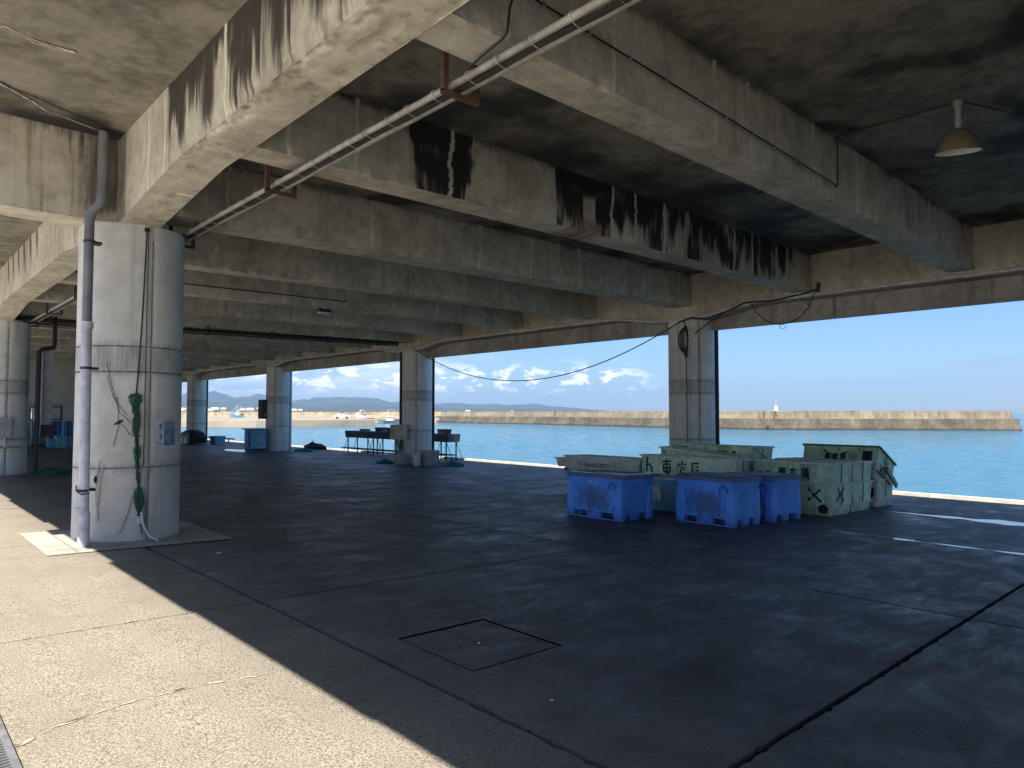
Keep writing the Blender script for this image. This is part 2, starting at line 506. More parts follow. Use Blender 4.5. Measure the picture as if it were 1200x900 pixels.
# ------------------------------------------------------------------ world sky
def sky_world():
    t = NT(W.node_tree)
    bg = W.node_tree.nodes['Background']
    sky = t.node('ShaderNodeTexSky', sky_type='NISHITA', sun_disc=False,
                 sun_elevation=math.radians(SUN_EL), sun_rotation=math.radians(SUN_AZ),
                 altitude=0, air_density=1.0, dust_density=0.3, ozone_density=3.0)
    g = t.node('ShaderNodeTexCoord').outputs['Generated']
    x = t.node('ShaderNodeSeparateXYZ'); t.put(x.inputs[0], g)
    az = t.math('ARCTAN2', x.outputs[0], x.outputs[1])       # clockwise from +Y, radians
    el = t.math('ARCSINE', x.outputs[2])
    cv = t.node('ShaderNodeCombineXYZ')
    t.put(cv.inputs[0], az); t.put(cv.inputs[1], t.math('MULTIPLY', el, 3.4))
    v = cv.outputs[0]
    # sheet of soft stratocumulus towards the north (left of the picture)
    n = t.noise(v, 6.0, 8, 0.6, 0.5)
    leftm = t.math('SUBTRACT', 1.0, t.ramp(az, 0.45, 0.78))
    elm = t.math('MULTIPLY', t.ramp(el, 0.012, 0.045), t.math('SUBTRACT', 1.0, t.ramp(el, 0.10, 0.26)))
    sheet = t.math('MULTIPLY', t.math('MULTIPLY', t.ramp(n, 0.36, 0.62), leftm), elm)
    sheet = t.math('MULTIPLY', sheet, 0.85)
    # little fair-weather puffs in a row above the horizon
    cv2 = t.node('ShaderNodeCombineXYZ')
    t.put(cv2.inputs[0], t.math('MULTIPLY', az, 30.0)); t.put(cv2.inputs[1], t.math('MULTIPLY', el, 62.0))
    n2 = t.noise(cv2.outputs[0], 1.0, 7, 0.62, 0.2)
    band = t.math('MULTIPLY', t.ramp(el, 0.024, 0.040), t.math('SUBTRACT', 1.0, t.ramp(el, 0.048, 0.082)))
    right = t.math('SUBTRACT', 1.0, t.ramp(az, 0.90, 0.98))
    puff = t.math('MULTIPLY', t.math('MULTIPLY', t.ramp(n2, 0.50, 0.58), band), right)
    # thin grey streaks to the right
    cv3 = t.node('ShaderNodeCombineXYZ')
    t.put(cv3.inputs[0], t.math('MULTIPLY', az, 5.0)); t.put(cv3.inputs[1], t.math('MULTIPLY', el, 60.0))
    n3 = t.noise(cv3.outputs[0], 1.2, 5, 0.55, 0.3)
    band3 = t.math('MULTIPLY', t.ramp(el, 0.052, 0.060), t.math('SUBTRACT', 1.0, t.ramp(el, 0.062, 0.070)))
    streak = t.math('MULTIPLY', t.math('MULTIPLY', t.math('MULTIPLY', t.ramp(n3, 0.40, 0.62), band3), t.ramp(az, 1.26, 1.34)), 0.75)
    c = t.mix(1.0, sky.outputs[0], (SKYTINT[0], SKYTINT[1], SKYTINT[2], 1), 'MULTIPLY')
    cl = t.mix(t.noise(v, 14.0, 5, 0.6), (7.2, 8.0, 8.8, 1), (11.5, 11.6, 11.4, 1))
    c = t.mix(sheet, c, cl)
    c = t.mix(puff, c, (12.5, 12.3, 12.0, 1))
    c = t.mix(streak, c, (3.6, 4.6, 6.6, 1))
    t.l.new(c, bg.inputs['Color'])
    bg.inputs['Strength'].default_value = 0.054


SKYTINT = (0.67, 0.85, 1.04)
sky_world()

# ------------------------------------------------------------------ ground, water, quay
Q0, QE = -10.2, 18.85          # slab field from / to (X)
xs = [-10.2, -6.0, -1.8, 2.4, 6.6, 10.8, 14.9, 18.85]
ys = [1.6 + 4 * k for k in range(-6, 16)]


def slab_mesh(x0, x1, y0, y1, res, hole=None, seed=0):
    mb = MB()
    gx0, gx1 = [0.016 if abs(q - 2.4) < 0.01 else 0.005 for q in (x0, x1)]
    gy0, gy1 = [0.016 if abs(q - 1.6) < 0.01 else 0.005 for q in (y0, y1)]
    ax = [x0 + gx0 + (x1 - x0 - gx0 - gx1) * i / res for i in range(res + 1)]
    ay = [y0 + gy0 + (y1 - y0 - gy0 - gy1) * i / res for i in range(res + 1)]
    if hole:
        hx0, hx1, hy0, hy1 = hole
        ax = sorted([a for a in ax if min(abs(a - hx0), abs(a - hx1)) > 0.03] + [hx0, hx1])
        ay = sorted([a for a in ay if min(abs(a - hy0), abs(a - hy1)) > 0.03] + [hy0, hy1])
    nx, ny = len(ax), len(ay)
    o = 0
    for j, y in enumerate(ay):
        for i, x in enumerate(ax):
            px, py = x, y
            z = fz(x)
            e = (i in (0, nx - 1)) or (j in (0, ny - 1))
            if res > 12:
                if i in (0, nx - 1):
                    jit = abs(nz(y * 3.1, seed, 5)) * 0.010 + 0.006 * nz(y * 7.7, seed, 2) + (0.014 * max(0, nz(y * 14, seed, 9) - 0.1) / 0.4)
                    px += (1 if i == 0 else -1) * jit
                if j in (0, ny - 1):
                    jit = abs(nz(x * 3.1, seed, 15)) * 0.008 + 0.005 * nz(x * 7.7, seed, 2) + (0.012 * max(0, nz(x * 14, seed, 19) - 0.1) / 0.4)
                    py += (1 if j == 0 else -1) * jit
                if e: z -= 0.004
            mb.v.append((px, py, z))
    for j in range(ny - 1):
        for i in range(nx - 1):
            if hole and ax[i] >= hole[0] - 1e-4 and ax[i + 1] <= hole[1] + 1e-4 and ay[j] >= hole[2] - 1e-4 and ay[j + 1] <= hole[3] + 1e-4:
                continue
            a = j * nx + i
            mb.f.append((a, a + 1, a + nx + 1, a + nx))
    # skirt
    per = [i for i in range(nx)] + [j * nx + nx - 1 for j in range(1, ny)] + [(ny - 1) * nx + i for i in range(nx - 2, -1, -1)] + [j * nx for j in range(ny - 2, 0, -1)]
    b0 = len(mb.v)
    for k in per:
        p = mb.v[k]
        mb.v.append((p[0], p[1], p[2] - 0.10))
    L = len(per)
    for k in range(L):
        k2 = (k + 1) % L
        mb.f.append((per[k], b0 + k, b0 + k2, per[k2]))
    return mb


base = MB()
base.grid(lambda u, v: (Q0 - 0.1 + u * (QE + 0.1 - Q0 + 0.2 - 0.2), -24.6 + v * 92.4, fz(Q0 - 0.1 + u * (QE + 0.1 - Q0)) - 0.035), 30, 60)
quay = tag(base.build('quay_floor', M['jointfill']), kind='structure')
HOLE = (2.71, 3.50, 3.23, 4.06)
for i in range(len(xs) - 1):
    for j in range(len(ys) - 1):
        x0, x1, y0, y1 = xs[i], xs[i + 1], ys[j], ys[j + 1]
        near = (x0 > -3 and x0 < 15 and y0 > -3 and y0 < 12)
        res = 110 if (x0 < 7 and x0 > -3 and near and y0 < 6) else 60 if (near and y0 < 9) else (24 if near else 4)
        hole = HOLE if (x0 < HOLE[0] < x1 and y0 < HOLE[2] < y1) else None
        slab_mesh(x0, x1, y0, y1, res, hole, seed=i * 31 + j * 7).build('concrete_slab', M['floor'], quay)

# ground beyond the slabs and the quay wall
g = MB()
g.box((-900, -900, -6), (Q0 - 0.1, 900, fz(Q0) - 0.004))
g.box((Q0 - 0.1, 67.8, -6), (QE + 0.4, 900, fz(QE)))
g.box((Q0 - 0.1, -900, -6), (QE + 0.4, -24.6, fz(QE)))
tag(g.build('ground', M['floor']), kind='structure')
g = MB()
g.box((QE - 0.6, -24.6, -6), (QE + 0.38, 67.8, fz(QE) - 0.14))
g.build('quay_wall', M['fascia'], quay)
y = -24.6
while y < 67:
    g = MB()
    L = 3.0
    g.box((QE + 0.20, y + 0.012, fz(QE) - 0.14), (QE + 0.40, y + L - 0.012, fz(QE) + 0.055 + 0.006 * random.random()))
    g.build('edge_stone', M['curb'], quay)
    y += L
# sea
g = MB()
sx_ = [19.25]
while sx_[-1] < 150: sx_.append(sx_[-1] + 0.22 + 0.55 * (sx_[-1] - 19) / 130)
sy_ = [-15 + 0.62 * k for k in range(430)]
nxs, nys = len(sx_), len(sy_)
for y in sy_:
    for x in sx_:
        f_ = min(1, (x - 19.2) / 1.5, (sx_[-1] - x) / 10, (y + 15) / 5, (sy_[-1] - y) / 10)
        f_ = max(0.0, f_)
        u_, w_ = x * 0.78 + y * 0.62, -x * 0.62 + y * 0.78
        gust = 0.55 + 0.9 * max(0.0, 0.5 + nz(x * 0.035, y * 0.05, 3))
        h_ = 0.040 * nz(u_ * 0.55, w_ * 0.26, 1) + 0.030 * nz(u_ * 1.35, w_ * 0.6, 5) + 0.012 * nz(x * 2.3, y * 1.4, 9)
        g.v.append((x, y, -2.0 + h_ * f_ * gust * 1.5))
for j in range(nys - 1):
    for i in range(nxs - 1):
        a = j * nxs + i
        g.f.append((a, a + 1, a + nxs + 1, a + nxs))
X0, X1, Y0, Y1 = sx_[0], sx_[-1], sy_[0], sy_[-1]
for (a, b_, c, d) in ((-8000, X0, -8000, 8000), (X1, 8000, -8000, 8000), (X0, X1, -8000, Y0), (X0, X1, Y1, 8000)):
    g.add([(a, c, -2.0), (b_, c, -2.0), (b_, d, -2.0), (a, d, -2.0)], [(0, 1, 2, 3)])
tag(g.build('sea', M['water'], None, True), kind='structure')
g = MB()
g.add([(-8000, -8000, -7.0), (8000, -8000, -7.0), (8000, 8000, -7.0), (-8000, 8000, -7.0)], [(0, 1, 2, 3)])
tag(g.build('seabed', M['jointfill']), kind='structure')

# puddle along the column line and damp joint lines
def ribbon(name, pts, w, mat, parent=None, lift=0.004, seed=0, label=None):
    mb = MB()
    n = len(pts)
    for k, (x, y) in enumerate(pts):
        dx = pts[min(k + 1, n - 1)][0] - pts[max(k - 1, 0)][0]
        dy = pts[min(k + 1, n - 1)][1] - pts[max(k - 1, 0)][1]
        L = math.hypot(dx, dy) or 1
        nx_, ny_ = -dy / L, dx / L
        ww = w[k] if isinstance(w, list) else w
        a = ww * (0.5 + 0.35 * nz(k * 0.31, seed, 3))
        b_ = ww * (0.5 + 0.35 * nz(k * 0.27, seed, 13))
        for q in ((x + nx_ * a, y + ny_ * a), (x - nx_ * b_, y - ny_ * b_)):
            mb.v.append((q[0], q[1], fz(q[0]) + lift))
    for k in range(n - 1):
        mb.f.append((2 * k, 2 * k + 1, 2 * k + 3, 2 * k + 2))
    return mb.build(name, mat, parent)


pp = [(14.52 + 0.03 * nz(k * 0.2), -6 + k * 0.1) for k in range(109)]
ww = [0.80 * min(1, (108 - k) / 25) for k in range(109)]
tag(ribbon('puddle', pp, ww, M['wet'], seed=1), 'long shallow puddle with its sky reflection painted pale on the floor near the quay edge', 'puddle', kind='structure')
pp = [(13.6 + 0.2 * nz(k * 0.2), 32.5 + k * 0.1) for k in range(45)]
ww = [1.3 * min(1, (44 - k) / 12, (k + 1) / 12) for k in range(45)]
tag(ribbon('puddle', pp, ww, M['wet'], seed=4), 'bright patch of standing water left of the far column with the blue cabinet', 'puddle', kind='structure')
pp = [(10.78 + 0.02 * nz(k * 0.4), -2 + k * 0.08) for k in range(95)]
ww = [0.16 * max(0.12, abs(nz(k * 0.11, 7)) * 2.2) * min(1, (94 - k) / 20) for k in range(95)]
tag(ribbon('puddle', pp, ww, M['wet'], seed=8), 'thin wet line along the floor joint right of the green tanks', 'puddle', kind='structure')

# access hatch
hat = thing('floor_hatch', 'two-leaf concrete access hatch let into the dark floor in the foreground', 'hatch', (0, 0, 0))
hx0, hx1, hy0, hy1 = HOLE
fr = MB()
for (a, b_, c, d) in ((hx0, hx1, hy0, hy0 + 0.015), (hx0, hx1, hy1 - 0.015, hy1), (hx0, hx0 + 0.015, hy0 + 0.015, hy1 - 0.015), (hx1 - 0.015, hx1, hy0 + 0.015, hy1 - 0.015)):
    vs = [(a, c, fz(a) - 0.06), (b_, c, fz(b_) - 0.06), (b_, d, fz(b_) - 0.06), (a, d, fz(a) - 0.06), (a, c, fz(a) - 0.012), (b_, c, fz(b_) - 0.012), (b_, d, fz(b_) - 0.012), (a, d, fz(a) - 0.012)]
    fr.add(vs, [(0, 3, 2, 1), (4, 5, 6, 7), (0, 1, 5, 4), (1, 2, 6, 5), (2, 3, 7, 6), (3, 0, 4, 7)])
fr.build('hatch_frame', M['floor'], hat)
xm = (hx0 + hx1) / 2
for (a, b_) in ((hx0 + 0.017, xm - 0.004), (xm + 0.004, hx1 - 0.017)):
    l = MB()
    l.grid(lambda u, v: (a + u * (b_ - a), hy0 + 0.024 + v * (hy1 - hy0 - 0.048), fz(a + u * (b_ - a)) - 0.004 + 0.002 * nz(u * 3, v * 3)), 6, 12)
    l.box((a, hy0 + 0.024, fz(b_) - 0.05), (b_, hy1 - 0.024, fz(b_) - 0.010))
    l.build('hatch_leaf', M['floor'], hat)

# drain grating at lower left
dr = thing('drain_grating', 'narrow steel drain grating at the very edge of the sunlit ground', 'drain grate', (0, 0, 0))
l = MB()
for (a, b_) in ((0.14, 0.17), (0.48, 0.51)):
    l.box((a, 1.0, fz(0.2) - 0.03), (b_, 4.6, fz(0.2) + 0.012))
l.build('grate_frame', M['galv'], dr)
first = None
for k in range(115):
    if first is None:
        l = MB(); l.box((0.17, 0, -0.02), (0.48, 0.012, 0.0)); first = l.build('bar', M['galv'], dr)
        o = first
    else:
        o = first.copy(); COL.objects.link(o); o.parent = dr
    o.location = (0, 1.02 + k * 0.031, fz(0.2) + 0.010)

# repaired crack in the sunlit concrete
pp = []
ctrl = [(0.50, 3.78), (0.69, 3.92), (1.07, 4.03), (1.42, 4.02), (1.80, 3.96)]
for a, b_ in zip(ctrl[:-1], ctrl[1:]):
    for k in range(12):
        f = k / 12
        pp.append((a[0] + (b_[0] - a[0]) * f, a[1] + (b_[1] - a[1]) * f + 0.022 * nz(len(pp) * 0.45) + 0.008 * nz(len(pp) * 1.9)))
M['patchline'] = plain('repair_mortar', (0.36, 0.315, 0.245), 0.9, scale=30, var=0.3)
ribbon('crack_repair', pp, [0.034 * max(0.0, nz(k * 0.33, 2) + 0.28) for k in range(len(pp))], M['patchline'], quay, lift=0.004, seed=3)
ribbon('crack', [(x, y + 0.006) for x, y in pp], [0.006 * max(0.0, nz(k * 0.3, 5) * 3) for k in range(len(pp))], M['jointfill'], quay, lift=0.006, seed=3)

# ------------------------------------------------------------------ columns
COLS = []


def column(x, y, d, top, label, drum_seed):
    r = d / 2
    t0 = thing('concrete_column', label, 'column', (x, y, fz(x) - 0.02), 0, 'round concrete columns carrying the roof')
    base_z = fz(x) - 0.02
    prof = [(r, 0)]
    for s_, dp in ((0.89, 0.006), (2.05, 0.010), (2.36, 0.007)):
        z = s_ - base_z - (0 if x < 5 else 0.0)
        prof += [(r, z - 0.010), (r - dp, z - 0.004), (r - dp, z + 0.004), (r, z + 0.010)]
    prof += [(r, top - base_z)]
    # vertical form seam as a groove: modulate radius
    n = 96
    mb = MB()
    seam = math.atan2(-1, 0.12) if x < 5 else math.atan2(-1, -0.8)
    o = 0
    zz = []
    for i, (rr, z) in enumerate(prof):
        zz.append((rr, z))
        if i + 1 < len(prof) and prof[i + 1][1] - z > 0.3:
            m_ = int((prof[i + 1][1] - z) / 0.12)
            for k in range(1, m_):
                zz.append((rr, z + (prof[i + 1][1] - z) * k / m_))
    for (rr, z) in zz:
        for k in range(n):
            a = 2 * PI * k / n
            da = (a - seam + PI) % (2 * PI) - PI
            q = rr + 0.003 * nz(math.cos(a) * 2, math.sin(a) * 2, z * 1.5 + drum_seed)
            if abs(da) < PI / n * 1.2 or abs(abs(da) - PI) < PI / n * 1.2:
                q -= 0.009
            # stain near the foot and beside seams
            sv = 0.0
            hgt = z
            sv += 0.3 * (1 - ss(0.0, 0.35, hgt)) * (0.6 + nz(a * 3, z * 3, drum_seed))
            for s_ in (0.89, 2.05, 2.36):
                dz = (s_ - base_z) - z
                if -0.02 < dz < 0.02: sv = max(sv, 0.34)
                if 0 < dz < 0.35: sv += 0.14 * (1 - dz / 0.35) * max(0, nz(a * 9, s_ * 7, drum_seed) + 0.1)
            if abs(da) < PI / n * 2.2: sv = max(sv, 0.36)
            mb.st[len(mb.v)] = max(0.0, sv)
            mb.v.append((q * math.cos(a), q * math.sin(a), z))
    for i in range(len(zz) - 1):
        for k in range(n):
            k2 = (k + 1) % n
            mb.f.append((i * n + k, i * n + k2, (i + 1) * n + k2, (i + 1) * n + k))
    mb.f.append(tuple((len(zz) - 1) * n + k for k in range(n)))
    mb.build('shaft', M['column'], t0, smooth=True)
    for s_ in (0.89, 2.05, 2.36):
        z = s_ - base_z
        g = MB(); g.lathe([(r - 0.004, z - 0.006), (r + 0.0022, z - 0.005), (r + 0.0022, z + 0.004), (r - 0.004, z + 0.006)], 96, cap=False)
        g.v = [(a_ * (1 + 0.0035 * nz(a_ * 6, b_ * 6, c_ * 3 + drum_seed)), b_ * (1 + 0.0035 * nz(a_ * 6, b_ * 6, c_ * 3 + drum_seed)), c_ + 0.008 * nz(a_ * 3, b_ * 3, drum_seed)) for a_, b_, c_ in g.v]
        g.build('form_seam', M['seam'], t0, True)
    g = MB()
    pz = [(k * 0.1, r + 0.0012 + 0.003 * nz(k * 0.7, drum_seed)) for k in range(int((top - base_z) / 0.1))]
    g.tube([((rr - 0.004) * math.cos(seam) , (rr - 0.004) * math.sin(seam), z) for z, rr in pz], [0.006 + 0.004 * abs(nz(k * 0.9, drum_seed)) for k in range(len(pz))], 6)
    g.build('form_seam', M['seam'], t0, True)
    COLS.append(t0)
    return t0


cA = column(2.45, 9.80, 1.2, 3.865, 'large pale round concrete column at left foreground with a downpipe, poster and green netting', 1)
cB = column(2.45, 21.75, 1.2, 3.865, 'round concrete column cut by the left edge of the picture, green net heap at its foot', 2)
column(2.45, 33.75, 1.2, 3.90, 'round concrete column hidden behind the large left foreground column', 3)
column(2.45, -2.25, 1.2, 3.90, 'round concrete column behind the viewpoint', 9)
column(15.4, -2.25, 1.15, 3.90, 'round quayside column beyond the right edge of the picture', 10)
lab = ['quayside column behind the green tanks with black cable coil hanging near its top',
       'quayside column with a beige switch box on its left and a white bucket at its foot',
       'quayside column with a blue cabinet and dark box on its left side',
       'quayside column farthest left in view with a light blue box beside it']
for k, Y in enumerate((9.70, 21.78, 34.1, 46.1)):
    column(15.4, Y, 1.15, 3.92, lab[k], 20 + k)

# footing pad round column A, in four flush pieces
pad = thing('column_footing', 'pale square concrete footing pad flush with the floor round the large left column', 'footing', (0, 0, 0))
px = [1.42, 1.72, 3.40]
py_ = [8.72, 9.02, 10.6]


def pad_piece(x0, x1, y0, y1):
    l = MB()
    l.grid(lambda u, v: (x0 + 0.004 + u * (x1 - x0 - 0.008) + 0.006 * nz(u * 9, v * 9), y0 + 0.004 + v * (y1 - y0 - 0.008) + 0.006 * nz(u * 9, v * 9, 4), fz(x0 + u * (x1 - x0)) + 0.009), 14, 14)
    l.box((x0 + .01, y0 + .01, fz(x1) - 0.03), (x1 - .01, y1 - .01, fz(x1) + 0.002))
    l.build('pad_piece', M['footing'], pad)


for i in range(2):
    for j in range(2):
        pad_piece(px[i], px[i + 1], py_[j], py_[j + 1])

# ------------------------------------------------------------------ roof
roof = thing('concrete_roof', 'stained concrete roof deck of slab, girders and cross beams over the quay', 'roof', (0, 0, 0))
RX0, RX1, RY0, RY1 = -0.50, 15.62, -22.0, 62.0


def zs(x): return 4.90 + 0.008 * (x - 3)       # slab soffit
def zb(x): return 4.09 + 0.010 * (x - 3)      # beam soffit


def slab_stain_shade(p):
    x, y = p[0], p[1]
    v = 0.0
    n = nz(x * 0.9, y * 0.9, 2) + 0.5 * nz(x * 2.3, y * 2.3, 7)
    # black mould along the back of the bay against the second beam
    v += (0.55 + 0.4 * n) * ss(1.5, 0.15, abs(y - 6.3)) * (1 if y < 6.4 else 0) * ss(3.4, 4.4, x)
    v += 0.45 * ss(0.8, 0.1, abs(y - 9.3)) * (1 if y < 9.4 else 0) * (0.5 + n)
    v += 0.3 * ss(0.25, 0.55, n)
    if x > 2.3: v += (0.20 + 0.22 * n) * ss(2.3, 3.2, x) * (0.7 + 0.5 * ss(6.5, 3.5, y))
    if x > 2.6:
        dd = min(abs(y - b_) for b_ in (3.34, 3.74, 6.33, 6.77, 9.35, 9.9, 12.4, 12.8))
        v = max(v, (0.40 + 0.5 * nz(x * 1.3, y)) * ss(0.30, 0.0, dd))  # corner shade painted in with the grime where slab meets beams
    if x < 2.2:
        d = min(abs(y - 9.3), 3)
        v += 0.75 * ss(0.45, 0.0, d) * ss(0.2, 1.7, x)
        c_ = math.hypot((x - 2.0) / 0.7, (y - 4.6) / 0.9)
        v += 0.9 * ss(1.1, 0.5, c_ + 0.5 * n)
        c2 = math.hypot((x - 1.35) / 0.9, (y - 8.1) / 0.55)
        v = v * (1 - ss(1.2, 0.7, c2)) - 0.33 * ss(1.2, 0.7, c2) * (0.6 + n)
    return v


g = MB()
g.grid(lambda u, v: (RX0 + 0.01 + u * (RX1 - RX0 - 0.02), -1 + v * 14, zs(RX0 + u * (RX1 - RX0)) + 0.006 * nz(u * 30, v * 24)), 300, 230, stain=slab_stain_shade, flip=True)
g.grid(lambda u, v: (RX0 + 0.01 + u * (RX1 - RX0 - 0.02), RY0 + v * (-1 - RY0), zs(RX0 + u * (RX1 - RX0))), 60, 40, stain=slab_stain_shade, flip=True)
g.grid(lambda u, v: (RX0 + 0.01 + u * (RX1 - RX0 - 0.02), 13 + v * (RY1 - 13), zs(RX0 + u * (RX1 - RX0))), 90, 200, stain=slab_stain_shade, flip=True)
g.box((RX0, RY0, 5.08), (RX1, RY1, 5.25))
g.box((RX0, RY0, 4.80), (RX0 + 0.01, RY1, 5.08))
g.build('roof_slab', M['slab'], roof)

# cracks with lime deposits under the left-hand slab
def soffit_line(name, ctrl, w, mat, lift, seed, taper=True):
    pts = []
    for a, b_ in zip(ctrl[:-1], ctrl[1:]):
        for k in range(14):
            f = k / 14
            pts.append((a[0] + (b_[0] - a[0]) * f + 0.02 * nz(len(pts) * .35, seed), a[1] + (b_[1] - a[1]) * f + 0.02 * nz(len(pts) * .35, seed, 5)))
    n = len(pts); mb = MB()
    for k, (x, y) in enumerate(pts):
        dx = pts[min(k + 1, n - 1)][0] - pts[max(k - 1, 0)][0]; dy = pts[min(k + 1, n - 1)][1] - pts[max(k - 1, 0)][1]
        L = math.hypot(dx, dy) or 1
        ww = w * (0.5 + 0.9 * abs(nz(k * .21, seed, 9))) * (min(1, k / 5, (n - 1 - k) / 5) if taper else 1)
        for s_ in (-1, 1):
            mb.v.append((x - dy / L * ww * s_, y + dx / L * ww * s_, zs(x) - lift - 0.007))
    for k in range(n - 1):
        mb.f.append((2 * k, 2 * k + 2, 2 * k + 3, 2 * k + 1))
    return mb.build(name, mat, roof)


M['lime'] = plain('lime_deposit', (0.46, 0.42, 0.34), 0.9, var=0.35, scale=14, obj=False)
M['crackdark'] = plain('crack_shadowed_dirt', (0.05, 0.042, 0.033), 0.95, var=0.4, scale=14, obj=False)
soffit_line('lime_streak', [(0.55, 7.18), (0.86, 7.25), (1.02, 7.33), (1.22, 7.31), (1.32, 7.30)], 0.045, M['lime'], 0.001, 2)
soffit_line('crack', [(0.35, 7.16), (0.86, 7.25), (1.02, 7.33), (1.22, 7.31)], 0.010, M['crackdark'], 0.003, 2)
soffit_line('crack', [(0.4, 8.05), (0.87, 8.45), (1.02, 8.56), (1.22, 8.64), (1.45, 8.78), (1.75, 8.92), (1.95, 9.02)], 0.016, M['crackdark'], 0.004, 6)
soffit_line('lime_streak', [(0.4, 8.10), (0.87, 8.50), (1.02, 8.62), (1.20, 8.78), (1.32, 8.92), (1.7, 9.08), (1.9, 9.16)], 0.018, M['lime'], 0.002, 7)

BW = 0.40
beamY = [(3.53 + 0.01, BW), (6.55, BW)]
beams = []
for k in range(-8, 18):
    yc = 9.62 + 3.0 * (k)
    if k % 4 == 0: beams.append((yc, 0.50, k))
    else: beams.append((yc - 0.05 if k < 0 else yc - 0.02, BW, k))


def teeth(x, h, seed, env):
    """stain running down from the top: h metres below the soffit of the slab"""
    if env <= 0.01: return 0.0
    F = (env * 0.78 - h) / 0.30 + 1.7 * nz(x * 1.9, h * 1.3, seed) + 1.3 * nz(x * 6.5, h * 1.6, seed + 4) + 0.9 * nz(x * 19, h * 1.8, seed + 8) + 0.45 * nz(x * 47, h * 4, seed)
    return ss(-0.7, 1.3, F) * min(1.0, env * 5) * (0.88 + 0.3 * nz(x * 3.3, h * 5, seed + 2))


def beam_stain_shade(k):
    def f(p):
        x, y, z = p
        h = zs(x) - z
        v = 0.0
        if k == -1:
            env = 0.0
            xw = x + 0.07 * nz(h * 5, 3.3) + 0.02 * nz(h * 17, 1.3)
            if 4.30 < xw < 5.35: env = 1.35 * min(1, (xw - 4.30) / 0.22, (5.35 - xw) / 0.16)
            elif x >= 6.75: env = (1.0 if x < 8.9 else 0.85) * min(1, (x - 6.75) / 0.06) * (1 - ss(12.8, 14.6, x))
            v = teeth(x, h, 11.3, env)
            if 4.30 < xw < 5.35: v = max(v, 0.62 * (1 - ss(0.25, 1.0, h)) * min(1, (xw - 4.30) / 0.12, (5.35 - xw) / 0.12) * (0.9 + 0.5 * nz(x * 9, h * 3, 2)))
            if 7.35 < x < 7.62: v *= ss(0.2, 0.0, h - 0.2)      # clean tongue between the black runs
        elif k == -2:
            v = teeth(x, h, 4.1, 0.22) * 0.25
        elif k == 0:
            v = teeth(x, h, 8.0, 0.22) * 0.3
        else:
            v = teeth(x, h, k * 3.7, 0.25) * 0.3
        # pale efflorescence cracks running down the face
        for q in range(-2, 22):
            xc = 2.9 + q * 0.72 + 0.3 * nz(q * 1.7, k * 2.3)
            d = abs(x - xc - 0.05 * nz(z * 3, q, k) - 0.04 * nz(z * 11, q, k))
            if d < 0.03 and nz(q * 5.1, k * 1.3) > -0.12:
                v = min(v, -0.55 * (1 - d / 0.03) * max(0.0, 0.6 + nz(z * 4, q * 3, k)))
        if v >= 0: v = max(v, (0.42 + 0.5 * nz(x * 1.1, k * 4.4)) * ss(0.16 + 0.12 * nz(x * 4, k), 0.0, h))  # grime and painted corner shade along the top of the face
        # fine dirt line along the lower arris
        b_ = z - zb(x)
        if b_ < 0.05 and v >= 0 and nz(x * 2.5, k * 9) > 0.1: v = max(v, 0.35 * (1 - b_ / 0.05))
        return v
    return f


def beam_rust(k):
    def f(p):
        x, y, z = p
        if k == -1:
            b_ = z - zb(x)
            return max(0.0, min(1, (0.75 + 0.8 * nz(x * 14, z * 5)) * ss(0.32, 0.0, b_) * ss(0.55, 0.15, abs(x - 7.45) + 0.3 * nz(x * 8, z * 8)) - 0.1))
        return 0.0
    return f


def spall(k, x, b_):
    """chips out of the lower arris"""
    if b_ > 0.09: return 0.0
    w = 1 - b_ / 0.09
    n = nz(x * 4.0, k * 5.5)
    a = 0.022 * max(0, n - 0.12) / 0.3
    if k == -1 and 6.9 < x < 9.4: a += 0.03 * max(0, nz(x * 6, 3) + 0.1)
    return a * w


for (yc, w, k) in beams:
    x0, x1 = 2.45, 14.92
    fine = -2 <= k <= 3
    nu = 700 if k in (-2, -1, 0) else (240 if fine else 40)
    nv = 30 if k in (-2, -1, 0) else (14 if fine else 3)
    if not (-7 < k < 17): continue
    g = MB()
    yn, yf = yc - w / 2, yc + w / 2

    def face(u, v):
        x = x0 + u * (x1 - x0)
        z = zb(x) + v * (zs(x) - zb(x) + 0.02)
        b_ = z - zb(x)
        s_ = spall(k, x, b_) if fine else 0
        return (x, yn + s_ + 0.004 * nz(x * 1.7, z * 3, k), z + (s_ * 0.7 if v == 0 else 0))

    g.grid(face, nu, nv, stain=beam_stain_shade(k), rust=beam_rust(k))

    def bot(u, v):
        x = x0 + u * (x1 - x0)
        if v == 0:
            p = face(u, 0); return (p[0], p[1], p[2])
        y = yn + v * (yf - yn)
        return (x, y, zb(x) + 0.003 * nz(x * 3, y * 6, k))

    g.grid(bot, nu, 6 if fine else 2, stain=lambda p: (0.42 * max(0, nz(p[0] * 1.3, p[1] * 5, k * 3 + 1)) - 0.25 * max(0, nz(p[0] * 3.3, p[1] * 9, k))), rust=beam_rust(k), flip=True)
    g.grid(lambda u, v: (x0 + u * (x1 - x0), yf, zb(x0 + u * (x1 - x0)) + v * 0.87), 30, 2, flip=True)
    g.build('cross_beam', M['beam'], roof, smooth=False)

# long girder over column row A
GX0, GX1 = 2.15, 2.60
colYA = [-14.25, -2.25, 9.80, 21.75, 33.75, 45.75, 57.75]


def gz(y):
    d = min(abs(y - c) for c in colYA)
    return 4.06


def gzl(y):
    d = min(abs(y - c) for c in colYA)
    return 3.86 + 0.20 * min(1, max(0, (d - 0.6)) / 2.1)


